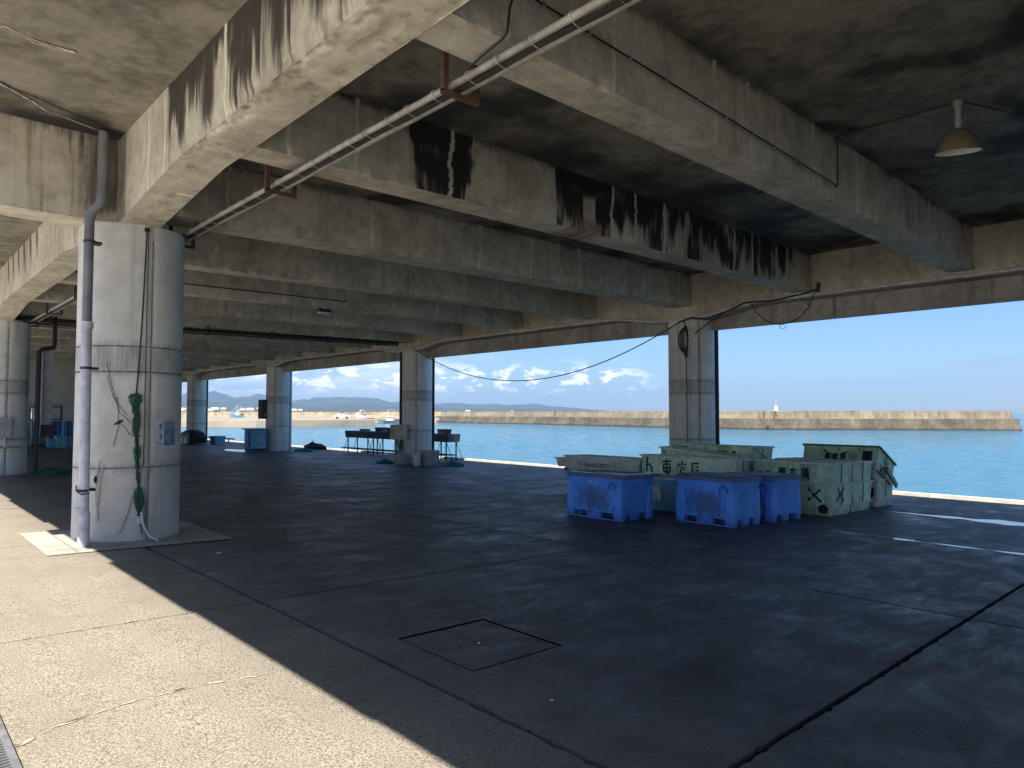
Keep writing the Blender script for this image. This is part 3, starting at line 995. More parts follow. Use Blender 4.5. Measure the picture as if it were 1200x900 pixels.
def gstain(p):
    x, y, z = p
    h = zs(2.2) - z
    v = 0
    if 2.2 < y < 7.45:
        env = 0.75 * (0.4 + ss(7.5, 7.0, y)) * (0.65 + 0.7 * nz(y * 0.9, 3.3))
        v = teeth(y * 1.7, h, 21.0, env)
        for c_, w_, L_ in ((7.02, 0.13, 0.95), (6.30, 0.20, 0.95), (5.45, 0.10, 0.9), (4.85, 0.14, 0.9), (4.2, 0.2, 0.8), (3.6, 0.22, 0.8)):
            if abs(y - c_) < w_:
                v = max(v, (1 - (abs(y - c_) / w_) ** 3) * ss(L_, L_ - 0.4, h + 0.15 * nz(y * 20, 2)) * 0.85)
    if 9.0 < y < 9.6: v = max(v, 0.5)
    if 14.8 < y < 18.5:
        v = max(v, 0.75 * max(0, math.sin((y - 14.8) * 9 + h * 3)) * ss(0.9, 0.2, h))
    # pale crack
    for c_, a in ((8.1, 0.4), (7.55, 0.3), (5.9, 0.4)):
        d = abs(y - c_ - 0.06 * nz(z * 3, c_))
        if d < 0.025: v = min(v, -0.6 * (1 - d / 0.025))
    return v


def gdisp(p):
    x, y, z = p
    out = [x, y, z]
    if 2.5 < y < 7.8:
        lo = gzl(y)
        d = math.hypot(x - GX0, z - lo)
        w = ss(0.20, 0.0, d) * ss(7.8, 6.6, y) * ss(2.5, 3.0, y)
        n1 = nz(y * 5, z * 7, x * 7); n2 = nz(y * 13, z * 13, x * 13 + 5)
        out[0] += w * (0.020 + 0.028 * n1 + 0.012 * n2)
        out[2] += w * (0.016 + 0.022 * n2 + 0.018 * n1)
    # lip where the soffit of the girder has flaked further along
    if 2.4 < y < 4.2:
        w = ss(0.0, 0.12, x - GX0)
        out[2] += w * 0.03 * max(0, nz(y * 4, x * 6, 8))
    return tuple(out)


def girderA_faces(g, y0, y1, nu, nv, nb):
    def L(u, v):
        y = y0 + u * (y1 - y0); zl = gzl(y)
        return gdisp((GX0, y, zl + v * (zs(GX0) + 0.02 - zl)))
    g.grid(L, nu, nv, stain=gstain, flip=True)
    def B(u, v):
        y = y0 + u * (y1 - y0)
        return gdisp((GX0 + v * (GX1 - GX0), y, gzl(y)))
    g.grid(B, nu, nb, stain=lambda p: 0.5 * max(0, nz(p[1] * 1.5, p[0] * 4, 5)) * ss(7.5, 5, p[1]) - 0.3 * max(0, nz(p[1] * 2.5, p[0] * 7, 9)) - (0.8 if (abs(p[1] - 8.0) < 0.012 and p[0] > 2.42) else 0), flip=False)
    g.grid(lambda u, v: (GX1, y0 + u * (y1 - y0), gzl(y0 + u * (y1 - y0)) + v * (zs(GX1) + 0.02 - gzl(y0 + u * (y1 - y0)))), max(2, nu // 6), 3)


g = MB(); girderA_faces(g, 2.0, 9.6, 520, 44, 24); g.build('long_girder', M['girder'], roof)
g = MB(); girderA_faces(g, 9.6, 21.6, 300, 14, 6); g.build('long_girder', M['girder'], roof)
for a, b_ in ((-22, -10), (-10, 2.0), (21.6, 33.6), (33.6, 45.6), (45.6, 62)):
    g = MB(); girderA_faces(g, a, b_, 80, 4, 3); g.build('long_girder', M['girder'], roof)

# left bay beams over the column lines
for k, yc in enumerate((-14.45, -2.45, 9.62, 21.55, 33.55, 45.55, 57.55)):
    g = MB()
    x0, x1 = -0.36, GX0 + 0.01
    yn, yf = yc - 0.25, yc + 0.25
    zl = 3.86
    fine = k == 2
    g.grid(lambda u, v: (x0 + u * (x1 - x0), yn + 0.004 * nz(u * 9, v * 4, k), zl + v * 1.06), 160 if fine else 12, 30 if fine else 3,
           stain=(lambda p: max(0.62 * ss(1.55, 1.95, p[0]) * ss(0.0, 0.2, p[2] - zl - 0.1 * nz(p[0] * 30)), teeth(p[0], 4.9 - p[2], 31, 0.25) * 0.7)) if fine else None)
    g.grid(lambda u, v: (x0 + u * (x1 - x0), yn + v * 0.5, zl), 40, 3, flip=True)
    g.grid(lambda u, v: (x0 + u * (x1 - x0), yf, zl + v * 1.06), 12, 3, flip=True)
    g.build('cross_beam', M['girder'], roof)

# quayside girder with haunches, and the outer fascia
colYQ = [-14.25, -2.25, 9.70, 21.78, 34.1, 46.1, 58.1]


def qz(y):
    d = min(abs(y - c) for c in colYQ)
    return 3.87 + 0.21 * ss(0.5, 2.2, d)


g = MB()
ny = 420
g.grid(lambda u, v: (14.90, RY0 + u * (RY1 - RY0), qz(RY0 + u * (RY1 - RY0)) + v * (5.02 - qz(RY0 + u * (RY1 - RY0)))), ny, 6,
       stain=lambda p: 0.5 * max(0, nz(p[1] * 1.2, p[2] * 1.5, 3)) + (0.25 * ss(0.25, 0.0, abs(p[2] - qz(p[1]))) if nz(p[1] * 2) > 0 else 0), flip=True)
g.grid(lambda u, v: (14.90 + v * 0.50, RY0 + u * (RY1 - RY0), qz(RY0 + u * (RY1 - RY0))), ny, 3)
g.build('quayside_girder', M['beam'], roof)
k = 0
y = RY0
while y < RY1 - 0.1:
    L = min(6.0, RY1 - y)
    g = MB()
    g.grid(lambda u, v: (15.402, y + 0.004 + u * (L - 0.008), 3.64 + v * 1.5), 60, 14,
           stain=lambda p: 0.55 * max(0, nz(p[1] * 1.6, p[2] * 0.6, 8) + 0.25 * nz(p[1] * 7, p[2])) * (1.2 if p[2] < 4.2 else 0.6), flip=True)
    g.box((15.404, y + 0.004, 3.641), (RX1 + 0.02, y + L - 0.004, 5.42))
    g.build('fascia_panel', M['fascia'], roof)
    y += L
# landward fascia: panels a little out of line, so the edge of the shade steps
y = RY0
k = 0
while y < RY1 - 0.1:
    L = random.choice((0.9, 1.3, 1.7, 2.4))
    L = min(L, RY1 - y)
    g = MB()
    off = random.choice((0.0, 0.03, 0.015, 0.045))
    g.box((RX0 - 0.14 - off, y + 0.003, 4.66), (RX0 - 0.002, y + L - 0.003, 5.62 + off * 0.3))
    g.build('fascia_panel', M['fascia'], roof)
    y += L
for (a, b_) in ((RY0 - 0.12, RY0), (RY1, RY1 + 0.12)):
    g = MB(); g.box((RX0 - 0.1, a, 4.0), (RX1, b_, 5.4)); g.build('fascia_panel', M['fascia'], roof)

#@@OBJECTS
# ------------------------------------------------------------------ conduit run, brackets, pipes and cables
con = thing('conduit_run', 'long pair of pale conduits with black cables tied between them, hung under the beams', 'conduit', (0, 0, 0))


def cz(y): return 3.93 + 0.012 * nz(y * 0.4, 3)


for dx, r, nm in ((-0.055, 0.027, 'conduit_pipe'), (0.065, 0.030, 'conduit_pipe')):
    g = MB()
    g.tube([(3.08 + dx + 0.006 * nz(k * 0.5, dx * 50), -8 + k * 0.5, cz(-8 + k * 0.5)) for k in range(101)], r, 12)
    g.build(nm, M['conduit'], con, True)
for q in range(4):
    g = MB()
    g.tube([(3.08 + 0.02 * math.sin(q * 2.1) + 0.016 * nz(k * 0.35, q * 7), -8 + k * 0.25, cz(-8 + k * 0.25) - 0.020 + 0.02 * nz(k * 0.3, q * 5, 4)) for k in range(201)], 0.013, 5)
    g.build('cable', M['cable'], con, True)
g = MB()
for k in range(60):
    y = -1 + k * 0.33 + 0.1 * random.random()
    g.tube([(3.08 + 0.10 * math.cos(a), y + 0.01 * a, cz(y) + 0.036 * math.sin(a)) for a in [i * PI / 6 for i in range(13)]], 0.0022, 4)
tag(g.build('cable_tie', M['white'], con, True), kind='stuff')
bracket_y = [3.86, 6.86, 9.98, 12.9, 15.9, 18.9, 22.0, 27.9, 33.9, 0.9]
for yb in bracket_y:
    g = MB()
    m_ = M['darksteel'] if abs(yb - 9.98) < .1 else M['rust']
    zt = zb(3.1) + (0.04 if yb != 3.86 else 0.20)
    g.box((2.93, yb - 0.02, 3.855), (2.975, yb + 0.02, zt))
    g.box((3.22, yb - 0.02, 3.855), (3.265, yb + 0.02, zt))
    g.box((2.93, yb - 0.022, 3.84), (3.265, yb + 0.022, 3.872))
    g.build('hanger_bracket', m_, con)

# second conduit, coloured pale to stand for the quayside girder's lit underside
c2 = thing('girder_lit_edge_conduit', 'thin conduit coloured pale as the lit lower edge of the quayside girder', 'conduit', (0, 0, 0))
g = MB(); g.tube([(14.86, -4 + k * 0.6, qz(-4 + k * 0.6) + 0.035) for k in range(100)], 0.030, 8)
g.build('conduit_pipe', M['pvc_pale'], c2, True)  # pale colour here stands for the girder's lit underside

# cable along the first beam, clipped to its face, with a loop down to the conduit
w1 = thing('beam_cable', 'thin cable clipped along the nearest cross beam, dropping to the conduit', 'cable', (0, 0, 0))
pts = [(3.06, 3.86, 3.97), (3.05, 3.6, 4.03), (3.055, 3.36, 4.075), (3.06, 3.315, 4.10), (3.08, 3.31, 4.28), (3.14, 3.315, 4.43)]
pts += [(3.2 + k * 0.4, 3.312, 4.445 - 0.010 * k + 0.006 * nz(k * 0.8)) for k in range(14)]
pts += [(8.50, 3.315, 4.29), (8.54, 3.315, 4.32), (8.55, 3.315, 4.6), (8.56, 3.315, 4.93), (8.57, 3.2, 4.935), (8.57, 2.1, 4.935)]
g = MB(); g.tube(pts, 0.009, 6); g.build('cable', M['cable'], w1, True)
g = MB()
for k in range(10):
    g.box((3.4 + k * 0.5, 3.300, 4.425 - 0.012 * k), (3.42 + k * 0.5, 3.34, 4.452 - 0.012 * k))
g.build('cable_clip', M['galv'], w1)
w1 = thing('beam_cable', 'dark cable running along the beam just beyond the large column towards a small fitting', 'cable', (0, 0, 0))
g = MB(); g.tube([(2.7 + k * 0.5, 15.36 - 0.02, 4.27 + 0.006 * k + 0.01 * nz(k)) for k in range(13)], 0.012, 6); g.build('cable', M['cable'], w1, True)
fx = thing('ceiling_fitting', 'small dark lamp fitting hanging under a cross beam beyond the conduit', 'lamp fitting', (8.1, 15.4, 4.12))
g = MB(); g.box((-0.16, -0.06, -0.10), (0.16, 0.06, -0.02)); g.cyl((-0.1, 0, -0.02), (-0.1, 0, 0.02), 0.012); g.cyl((0.1, 0, -0.02), (0.1, 0, 0.02), 0.012)
g.build('housing', M['black'], fx)
g = MB(); g.box((-0.15, -0.05, -0.13), (0.15, 0.05, -0.10)); g.build('diffuser', M['white'], fx)

pr = thing('overhead_pipe', 'dark pipe run crossing under the beams beyond the large column', 'pipe', (0, 0, 0))
g = MB(); g.tube([(2.6 + k * 0.9, 21.45, 3.98 + 0.012 * k + 0.01 * nz(k * .9)) for k in range(14)], 0.055, 10); g.build('pipe', M['black'], pr, True)
g = MB(); g.tube([(2.6 + k * 0.9, 21.42, 3.87 + 0.014 * k + 0.012 * nz(k * .9, 4)) for k in range(14)], 0.025, 8); g.build('pipe', M['darksteel'], pr, True)
for k in range(6):
    g = MB(); g.box((3.4 + 2 * k, 21.36, 3.84 + 0.03 * k), (3.45 + 2 * k, 21.52, 4.20)); g.build('pipe_hanger', M['rust'], pr)

# pendant lamp
lp = thing('pendant_lamp', 'unlit bell-shaped enamel pendant lamp under the dark slab at upper right', 'lamp', (8.57, 2.04, zs(8.57)))
g = MB(); g.lathe([(0.055, 0.0), (0.055, -0.03), (0.034, -0.10), (0.030, -0.17)], 20); g.build('ceiling_mount', M['grey'], lp, True)
g = MB(); g.lathe([(0.034, -0.17), (0.038, -0.21), (0.036, -0.29), (0.028, -0.30)], 20); g.build('socket', M['grey'], lp, True)
sh = [(0.035, -0.30), (0.075, -0.315), (0.125, -0.355), (0.165, -0.41), (0.195, -0.47), (0.215, -0.53), (0.225, -0.55)]
Rt = Matrix.Rotation(math.radians(-9), 4, 'Y') @ Matrix.Rotation(math.radians(5), 4, 'X')
g = MB(); g.lathe(sh, 36, cap=False); s1 = g.build('shade', M['lampshade'], lp, True)
g = MB(); g.lathe([(r - 0.004, z - 0.002) for r, z in sh], 36, cap=False); s2 = g.build('reflector', M['lampin'], s1, True)
g = MB(); g.lathe([(0.02, -0.31), (0.035, -0.36), (0.065, -0.42), (0.07, -0.47), (0.05, -0.51), (0.0, -0.525)], 20, cap=False); g.build('bulb', M['frosted'], s1, True)
piv = Vector((0, 0, -0.28))
s1.matrix_local = Matrix.Translation(piv) @ Rt @ Matrix.Translation(-piv)
lc = thing('lamp_cord', 'thin cord stapled across the slab either side of the pendant lamp', 'cord', (0, 0, 0))
g = MB(); g.tube([(8.52, 3.31, zs(8.5) - 0.012), (8.56, 2.6, zs(8.5) - 0.014), (8.57, 2.1, zs(8.5) - 0.012)], 0.007, 5); g.tube([(8.60, 2.0, zs(8.6) - 0.012), (9.2, 1.75, zs(9) - 0.02), (10.2, 1.4, zs(10) - 0.012)], 0.007, 5)
g.build('cord', M['cable'], lc)

# downpipe on column A
dp = thing('downpipe', 'grey downpipe with an offset bend running down the left of the large column', 'downpipe', (0, 0, 0))
g = MB(); g.tube([(1.93, 9.10, 4.86), (1.93, 9.10, 4.06), (1.92, 9.105, 4.00), (1.84, 9.16, 3.90), (1.825, 9.17, 3.84), (1.825, 9.17, 2.55)], 0.052, 16); g.build('upper_pipe', M['pvc'], dp, True)
g = MB(); g.tube([(1.825, 9.17, 2.56), (1.84, 9.165, 0.42)], 0.055, 16); g.tube([(1.84, 9.165, 0.42), (1.845, 9.163, 0.40), (1.845, 9.16, 0.03)], [0.055, 0.062, 0.062], 16); g.build('lower_pipe', M['pvc_pale'], dp, True)
for z, rr in ((4.05, .06), (3.86, .06), (2.57, 0.062), (0.42, 0.066)):
    g = MB(); xx = 1.93 if z > 4 else 1.83
    g.tube([(xx, 9.10 if z > 4 else 9.17, z - 0.04), (xx, 9.10 if z > 4 else 9.17, z + 0.04)], rr, 16); g.build('socket_joint', M['pvc'] if z > 3 else M['pvc_pale'], dp, True)
for z in (3.55, 2.07, 0.66):
    g = MB(); g.tube([(1.83, 9.17, z - 0.014), (1.83, 9.17, z + 0.014)], 0.064, 16); g.box((1.87, 9.17, z - 0.014), (1.96, 9.30, z + 0.014)); g.build('pipe_clip', M['darksteel'], dp)

RA = 0.603


def onA(u, z, r=RA):
    """a point on column A's surface; u = angle in degrees from the -Y side, + towards +X"""
    a = math.radians(-90 + u)
    return (2.45 + r * math.cos(a), 9.80 + r * math.sin(a), z)


# cables on column A
ca = thing('column_cable', 'black cable running down the large column into the green netting', 'cable', (0, 0, 0))
g = MB(); g.tube([onA(-0.5, 3.80, .612), onA(-1.5, 3.4, .612), onA(-3.5, 2.7, .612), onA(-6, 2.1, .612), onA(-8, 1.75, .612), onA(-8, 1.3, .63), onA(-5, 0.9, .63), onA(-2, 0.3, .63), onA(0, 0.1, .65)], 0.008, 6)
g.build('cable', M['cable'], ca, True)
g = MB(); g.tube([onA(1.6, 3.80, .607), onA(1.2, 3.0, .607), onA(1.2, 2.2, .607), onA(1.4, 0.9, .607)], 0.005, 5); g.build('cable', M['rust'], ca, True)
g = MB(); g.box((2.42, 9.17, 3.78), (2.47, 9.21, 3.83)); g.build('cable_box', M['black'], ca)
lo = thing('loose_wires', 'thin loose wires looping across the large column between downpipe and netting', 'wire', (0, 0, 0))
for P_ in ([(-38, 2.15), (-33, 1.9), (-24, 1.55), (-14, 1.44), (-7, 1.42)], [(-38, 2.0), (-31, 1.75), (-22, 1.6), (-15, 1.5)], [(-27, 1.75), (-24, 1.40), (-31, 1.10)], [(-22, 1.42), (-14, 1.30), (-6, 1.28), (1, 1.27)], [(-9, 0.55), (-13, 0.35), (-19, 0.15), (-25, 0.10)], [(2, 0.5), (5, 0.32), (3, 0.2)]):
    # smooth
    pp = []
    for k in range(len(P_) - 1):
        for s_ in range(5):
            f = s_ / 5
            pp.append(onA(P_[k][0] * (1 - f) + P_[k + 1][0] * f + 0.8 * nz(k + f, P_[0][1]), P_[k][1] * (1 - f) + P_[k + 1][1] * f + 0.02 * nz(k + f, 7, P_[0][1]), .612))
    g = MB(); g.tube(pp, 0.0032, 5); g.build('wire', M['cable'], lo, True)
g = MB(); g.tube([onA(-29, 1.41, .615), onA(-24, 1.44, .62), onA(-20, 1.46, .612)], [0.006, 0.022, 0.006], 6); g.build('wire_knot', M['rust'], lo, True)
for P_ in ([(-44, 0.98), (-46, 0.75), (-47, 0.6), (-45, 0.40), (-44, 0.25)], [(-40, 0.9), (-43, 0.7), (-46, 0.3)]):
    g = MB(); g.tube([onA(a, z, .618) for a, z in P_], 0.007, 5); g.build('wire', M['white'], lo, True)
g = MB(); g.tube([(1.76, 9.16, 0.72), (1.755, 9.12, 0.66), (1.80, 9.10, 0.62), (1.88, 9.12, 0.63)], 0.008, 6); g.build('wire', M['darksteel'], lo, True)
g = MB(); g.tube([onA(-46, 0.80, .63), onA(-46, 0.76, .64), onA(-46, 0.72, .63)], [0.012, 0.022, 0.012], 8); g.build('plug', M['black'], lo, True)


def tangle(name, mat, parent, ctr, ext, n, r, seed, steps=14):
    rnd = random.Random(seed)
    g = MB()
    for q in range(n):
        p = Vector([ctr[i] + (rnd.random() - .5) * ext[i] for i in range(3)])
        d = Vector((rnd.random() - .5, rnd.random() - .5, rnd.random() - .5))
        pts = []
        for s_ in range(steps):
            pts.append(p.copy())
            d += Vector((rnd.random() - .5, rnd.random() - .5, rnd.random() - .5)) * 0.9
            stp = Vector([d[i] * ext[i] * 0.22 for i in range(3)])
            p = p + stp
            for i in range(3):
                lo_, hi_ = ctr[i] - ext[i] / 2, ctr[i] + ext[i] / 2
                if p[i] < lo_: p[i] = lo_; d[i] = abs(d[i])
                if p[i] > hi_: p[i] = hi_; d[i] = -abs(d[i])
        if ext[2] < 0.5 * ext[0]:
            for q_ in pts:
                ax_, ay_ = (q_.x - ctr[0]) / (ext[0] / 2), (q_.y - ctr[1]) / (ext[1] / 2)
                rr = math.hypot(ax_, ay_)
                lim = 0.78 + 0.35 * nz(math.atan2(ay_, ax_) * 1.6, seed * 1.7)
                if rr > lim: q_.x = ctr[0] + (q_.x - ctr[0]) * lim / rr; q_.y = ctr[1] + (q_.y - ctr[1]) * lim / rr; rr = lim
                zb0 = ctr[2] - ext[2] / 2
                q_.z = zb0 + (q_.z - zb0) * max(0.12, (1.35 + nz(ax_ * 2, ay_ * 2, seed)) * (1 - rr / 1.15) + 0.12)
        g.tube(pts, r, 4)
    return g.build(name, mat, parent, True)


nt = thing('hanging_net', 'twisted green fishing net hanging down the large column to the floor', 'net', (0, 0, 0))
for z0, z1, w, n, a0, a1 in ((1.80, 1.50, 0.055, 30, -9, -8), (1.52, 1.12, 0.022, 14, -8, -6), (1.18, 0.86, 0.035, 18, -6.5, -5.5), (0.88, 0.60, 0.022, 10, -5, -3), (0.66, 0.20, 0.040, 34, -4, -1.5)):
    g = MB(); rnd = random.Random(int(z0 * 100))
    for q in range(n):
        zt, zb_ = z0 - rnd.random() * 0.06, z1 + rnd.random() * 0.10
        ph, of, rd = rnd.random() * 6, (rnd.random() - .5) * 2 * w, 0.612 + rnd.random() * w * 0.9
        pts = []
        for k in range(13):
            f = k / 12
            bulge = 0.45 + 0.75 * math.sin(PI * min(1, f * 1.3 + 0.15)) + 0.4 * nz(f * 5, z0 * 9)
            aa = a0 + (a1 - a0) * f + math.degrees((of * bulge + 0.010 * math.sin(f * 16 + ph)) / 0.61)
            pts.append(onA(aa, zt + (zb_ - zt) * f, 0.609 + (rd - 0.609) * bulge + 0.005 * math.sin(f * 21 + ph * 2)))
        g.tube(pts, 0.0040, 4)
    g.build('net_bundle', M['net'], nt, True)
c = onA(-7, 1.42, 0.635)
tangle('orange_twine', M['orange'], nt, c, (0.08, 0.05, 0.30), 4, 0.004, 5, 14)
g = MB(); g.tube([onA(-1, 0.36, .65), onA(1, 0.2, .68), onA(4, 0.08, .74), onA(9, 0.022, .86)], 0.011, 7); g.build('rope_end', M['tray'], nt, True)
g = MB(); g.loft([(0, .03, .012, .01), (0.09, .034, .014, .01)]); q = g.build('tag', M['white'], nt); q.location = onA(-2, 0.22, 0.66)

# poster
po = thing('poster', 'small laminated poster with dark writing and a blue picture taped to the large column', 'poster', (0, 0, 0))


def curved(mb, u0, u1, z0, z1, r, n=8):
    mb.grid(lambda u, v: onA(u0 + (u1 - u0) * u, z0 + (z1 - z0) * v, r), n, 1)
    mb.grid(lambda u, v: onA(u0 + (u1 - u0) * u, z0 + (z1 - z0) * v, r - 0.003), n, 1, flip=True)
    return mb


curved(MB(), 14.5, 46, 1.12, 1.46, 0.607, 14).build('sheet', M['paper'], po)
m, t, b = new_mat('poster_picture')
pq = wpos(t)
n1 = t.noise(pq, 11, 5, 0.6, 0.6)
t.l.new(t.mix(t.ramp(n1, 0.35, 0.65), (0.05, 0.085, 0.20), (0.20, 0.25, 0.38)), b.inputs['Base Color'])
b.inputs['Roughness'].default_value = 0.35
curved(MB(), 25.0, 43.5, 1.145, 1.445, 0.6095, 10).build('picture', m, po)
g = MB()
rnd = random.Random(3)
for (zc, sc_) in ((1.405, 1.0), (1.365, 1.3), (1.265, 1.2), (1.225, 0.9), (1.17, 0.6)):
    for q in range(6):
        a0 = 17.5 + rnd.random() * 2.5; z0 = zc + (rnd.random() - .5) * 0.03 * sc_
        if q % 2: g.tube([onA(a0, z0, .6085), onA(a0 + 2.6 * sc_, z0 + 0.002, .6085)], 0.0022, 4)
        else: g.tube([onA(a0 + 1.5, z0 - 0.012 * sc_, .6085), onA(a0 + 1.5 + rnd.random(), z0 + 0.014 * sc_, .6085)], 0.0022, 4)
g.build('lettering', M['ink'], po)

# downpipes on the quay columns
for k, (Y, side) in enumerate(((9.70, 1), (21.78, 1), (21.78, -1), (34.1, 1), (46.1, 1))):
    a = math.atan2(Y, 15.4)
    dx, dy = math.sin(a), -math.cos(a)          # to the right as seen from the floor
    cx, cy = 15.4 + side * dx * 0.62, Y + side * dy * 0.62
    nm = ['black downpipe on the right side of the column behind the green tanks', 'black downpipe on the right side of the column with the white bucket',
          'black downpipe on the left side of the column with the beige switch box', 'pale downpipe on the right side of the column with the blue cabinet', 'dark downpipe on the right side of the farthest quay column'][k]
    q = thing('downpipe', nm, 'downpipe', (0, 0, 0))
    mm = M['pvc_pale'] if k == 3 else M['black']
    g = MB(); g.tube([(cx, cy, 3.9), (cx, cy, -0.38)], 0.05 if k != 3 else 0.075, 12); g.build('pipe', mm, q, True)
    for z in (3.2, 2.0, 0.8):
        g = MB(); g.tube([(cx, cy, z - .015), (cx, cy, z + .015)], 0.062 if k != 3 else 0.085, 12); g.build('pipe_clip', M['darksteel'], q, True)

# swag cable between the quay columns, cable coil, loops
def sag(a, b_, s_, n=28):
    a, b_ = Vector(a), Vector(b_)
    return [a.lerp(b_, k / n) - Vector((0, 0, s_ * 4 * (k / n) * (1 - k / n))) for k in range(n + 1)]


sw = thing('sagging_cable', 'black cable sagging in a long curve between two quayside columns', 'cable', (0, 0, 0))
g = MB(); g.tube(sag((14.80, 21.25, 4.00), (14.80, 9.65, 3.83), 1.36, 40), 0.014, 6); g.build('cable', M['cable'], sw, True)
g = MB(); g.tube([(14.78, 9.65, 3.83), (14.78, 9.3, 3.90), (14.8, 8.9, 3.83), (14.82, 8.3, 3.98), (14.83, 7.9, 4.11), (14.84, 7.2, 4.09), (14.84, 6.6, 4.14), (14.84, 6.2, 4.22)], 0.022, 6); g.build('cable', M['cable'], sw, True)
g = MB(); g.tube([(14.78, 9.2, 3.50), (14.80, 8.8, 3.75), (14.82, 8.5, 3.90), (14.83, 8.2, 4.02)], 0.016, 6); g.build('cable', M['cable'], sw, True)
g = MB(); g.tube([(14.84, 6.22, 4.15), (14.84, 6.2, 4.35)], 0.035, 8); g.build('cable_knot', M['cable'], sw, True)
lp2 = thing('cable_loop', 'loose loop of black cable hanging from the quayside girder above the water', 'cable', (0, 0, 0))
g = MB(); g.tube([(14.84, 7.75, 4.08), (14.84, 7.62, 3.85), (14.84, 7.42, 3.66), (14.84, 7.2, 3.55), (14.84, 7.02, 3.53), (14.84, 6.82, 3.56), (14.84, 6.6, 3.66), (14.84, 6.42, 3.85), (14.84, 6.26, 4.2)], 0.013, 6); g.build('cable', M['cable'], lp2, True)
g = MB(); g.tube([(14.84, 6.62, 4.1), (14.84, 6.52, 3.98), (14.84, 6.44, 3.9)], 0.008, 5); g.tube([(14.84, 7.08, 3.53), (14.84, 7.06, 3.45), (14.84, 6.98, 3.42), (14.84, 6.92, 3.5)], 0.006, 5); g.build('wire', M['cable'], lp2, True)
co = thing('cable_coil', 'black coiled cable hung high on the column behind the green tanks', 'cable coil', (0, 0, 0))
for q in range(4):
    w = 0.07 + 0.02 * q
    g = MB(); g.tube([(14.77 - 0.01 * q, 9.46 + w * math.sin(a) + 0.02 * q, 3.36 + (0.36 - 0.03 * q) * math.cos(a)) for a in [i * 2 * PI / 20 for i in range(21)]], 0.013, 6, False); g.build('cable_turn', M['cable'], co, True)
g = MB(); g.tube([(14.77, 9.46, 3.05), (14.77, 9.45, 2.93)], [0.05, 0.035], 8); g.build('cable_wrap', M['cable'], co, True)
g = MB(); g.tube([(14.78, 9.50, 3.85), (14.77, 9.48, 3.7)], 0.014, 6); g.tube([(14.80, 9.47, 2.95), (14.80, 9.46, 1.0), (14.79, 9.46, 0.75)], 0.012, 6); g.tube([(14.79, 9.46, 0.80), (14.78, 9.46, 0.70)], [0.02, 0.045], 8); g.build('cable', M['cable'], co, True)


# ------------------------------------------------------------------ brush strokes
KANJI = {
    'east': [[(.08, .82), (.92, .86)], [(.2, .68), (.2, .30)], [(.2, .68), (.82, .70), (.80, .30)], [(.2, .49), (.8, .50)], [(.2, .31), (.8, .31)], [(.5, 1.0), (.5, .0)], [(.48, .28), (.30, .12), (.10, .02)], [(.52, .28), (.72, .12), (.95, .04)]],
    'roof': [[(.5, 1.0), (.52, .86)], [(.12, .80), (.10, .64)], [(.12, .80), (.88, .82), (.82, .66)], [(.42, .72), (.36, .5), (.2, .32)], [(.58, .70), (.62, .5)], [(.25, .34), (.78, .36)], [(.5, .36), (.5, .06)], [(.08, .04), (.95, .06)]],
    'cliff': [[(.15, .92), (.9, .94)], [(.2, .92), (.18, .4), (.02, .0)], [(.38, .74), (.82, .76)], [(.32, .56), (.92, .58)], [(.45, .56), (.42, .06), (.58, .16)], [(.85, .44), (.62, .32)], [(.55, .52), (.70, .22), (.98, .0)]],
    'seven': [[(.35, 1.0), (.28, .5), (.22, .08)], [(.22, .46), (.6, .54), (.86, .34), (.90, .05)]],
    'nine': [[(.35, .95), (.32, .5), (.1, .05)], [(.1, .7), (.7, .74), (.68, .2), (.95, .15)]],
    'cross': [[(.05, .98), (.45, .5), (.95, .02)], [(.95, .90), (.5, .5), (.02, .08)]],
    'loop': [[(.2, .9), (.2, .1)], [(.2, .88), (.85, .9), (.85, .1)], [(.2, .14), (.85, .14)]],
}


def strokes(mb, key, o, ux, uz, nrm, w, h, sw):
    """brush strokes as thin raised ribbons on a plane"""
    o, ux, uz, nrm = Vector(o), Vector(ux).normalized(), Vector(uz).normalized(), Vector(nrm).normalized()
    for st_ in KANJI[key]:
        pts = [o + ux * (a * w) + uz * (c * h) for a, c in st_]
        n = len(pts)
        vs = []
        for k, p in enumerate(pts):
            d = (pts[min(k + 1, n - 1)] - pts[max(k - 1, 0)]).normalized()
            s_ = nrm.cross(d) * sw * (0.62 if k == n - 1 else 0.5) * (1 + 0.25 * nz(p.x * 9, p.y * 9, p.z * 9))
            for l in (0.0015, 0.004):
                vs += [p + s_ + nrm * l, p - s_ + nrm * l]
        fs = []
        for k in range(n - 1):
            a = 4 * k
            fs += [(a + 2, a + 3, a + 7, a + 6), (a, a + 4, a + 5, a + 1), (a, a + 2, a + 6, a + 4), (a + 1, a + 5, a + 7, a + 3)]
        fs += [(0, 1, 3, 2), (4 * (n - 1), 4 * (n - 1) + 2, 4 * (n - 1) + 3, 4 * (n - 1) + 1)]
        mb.add(vs, fs)


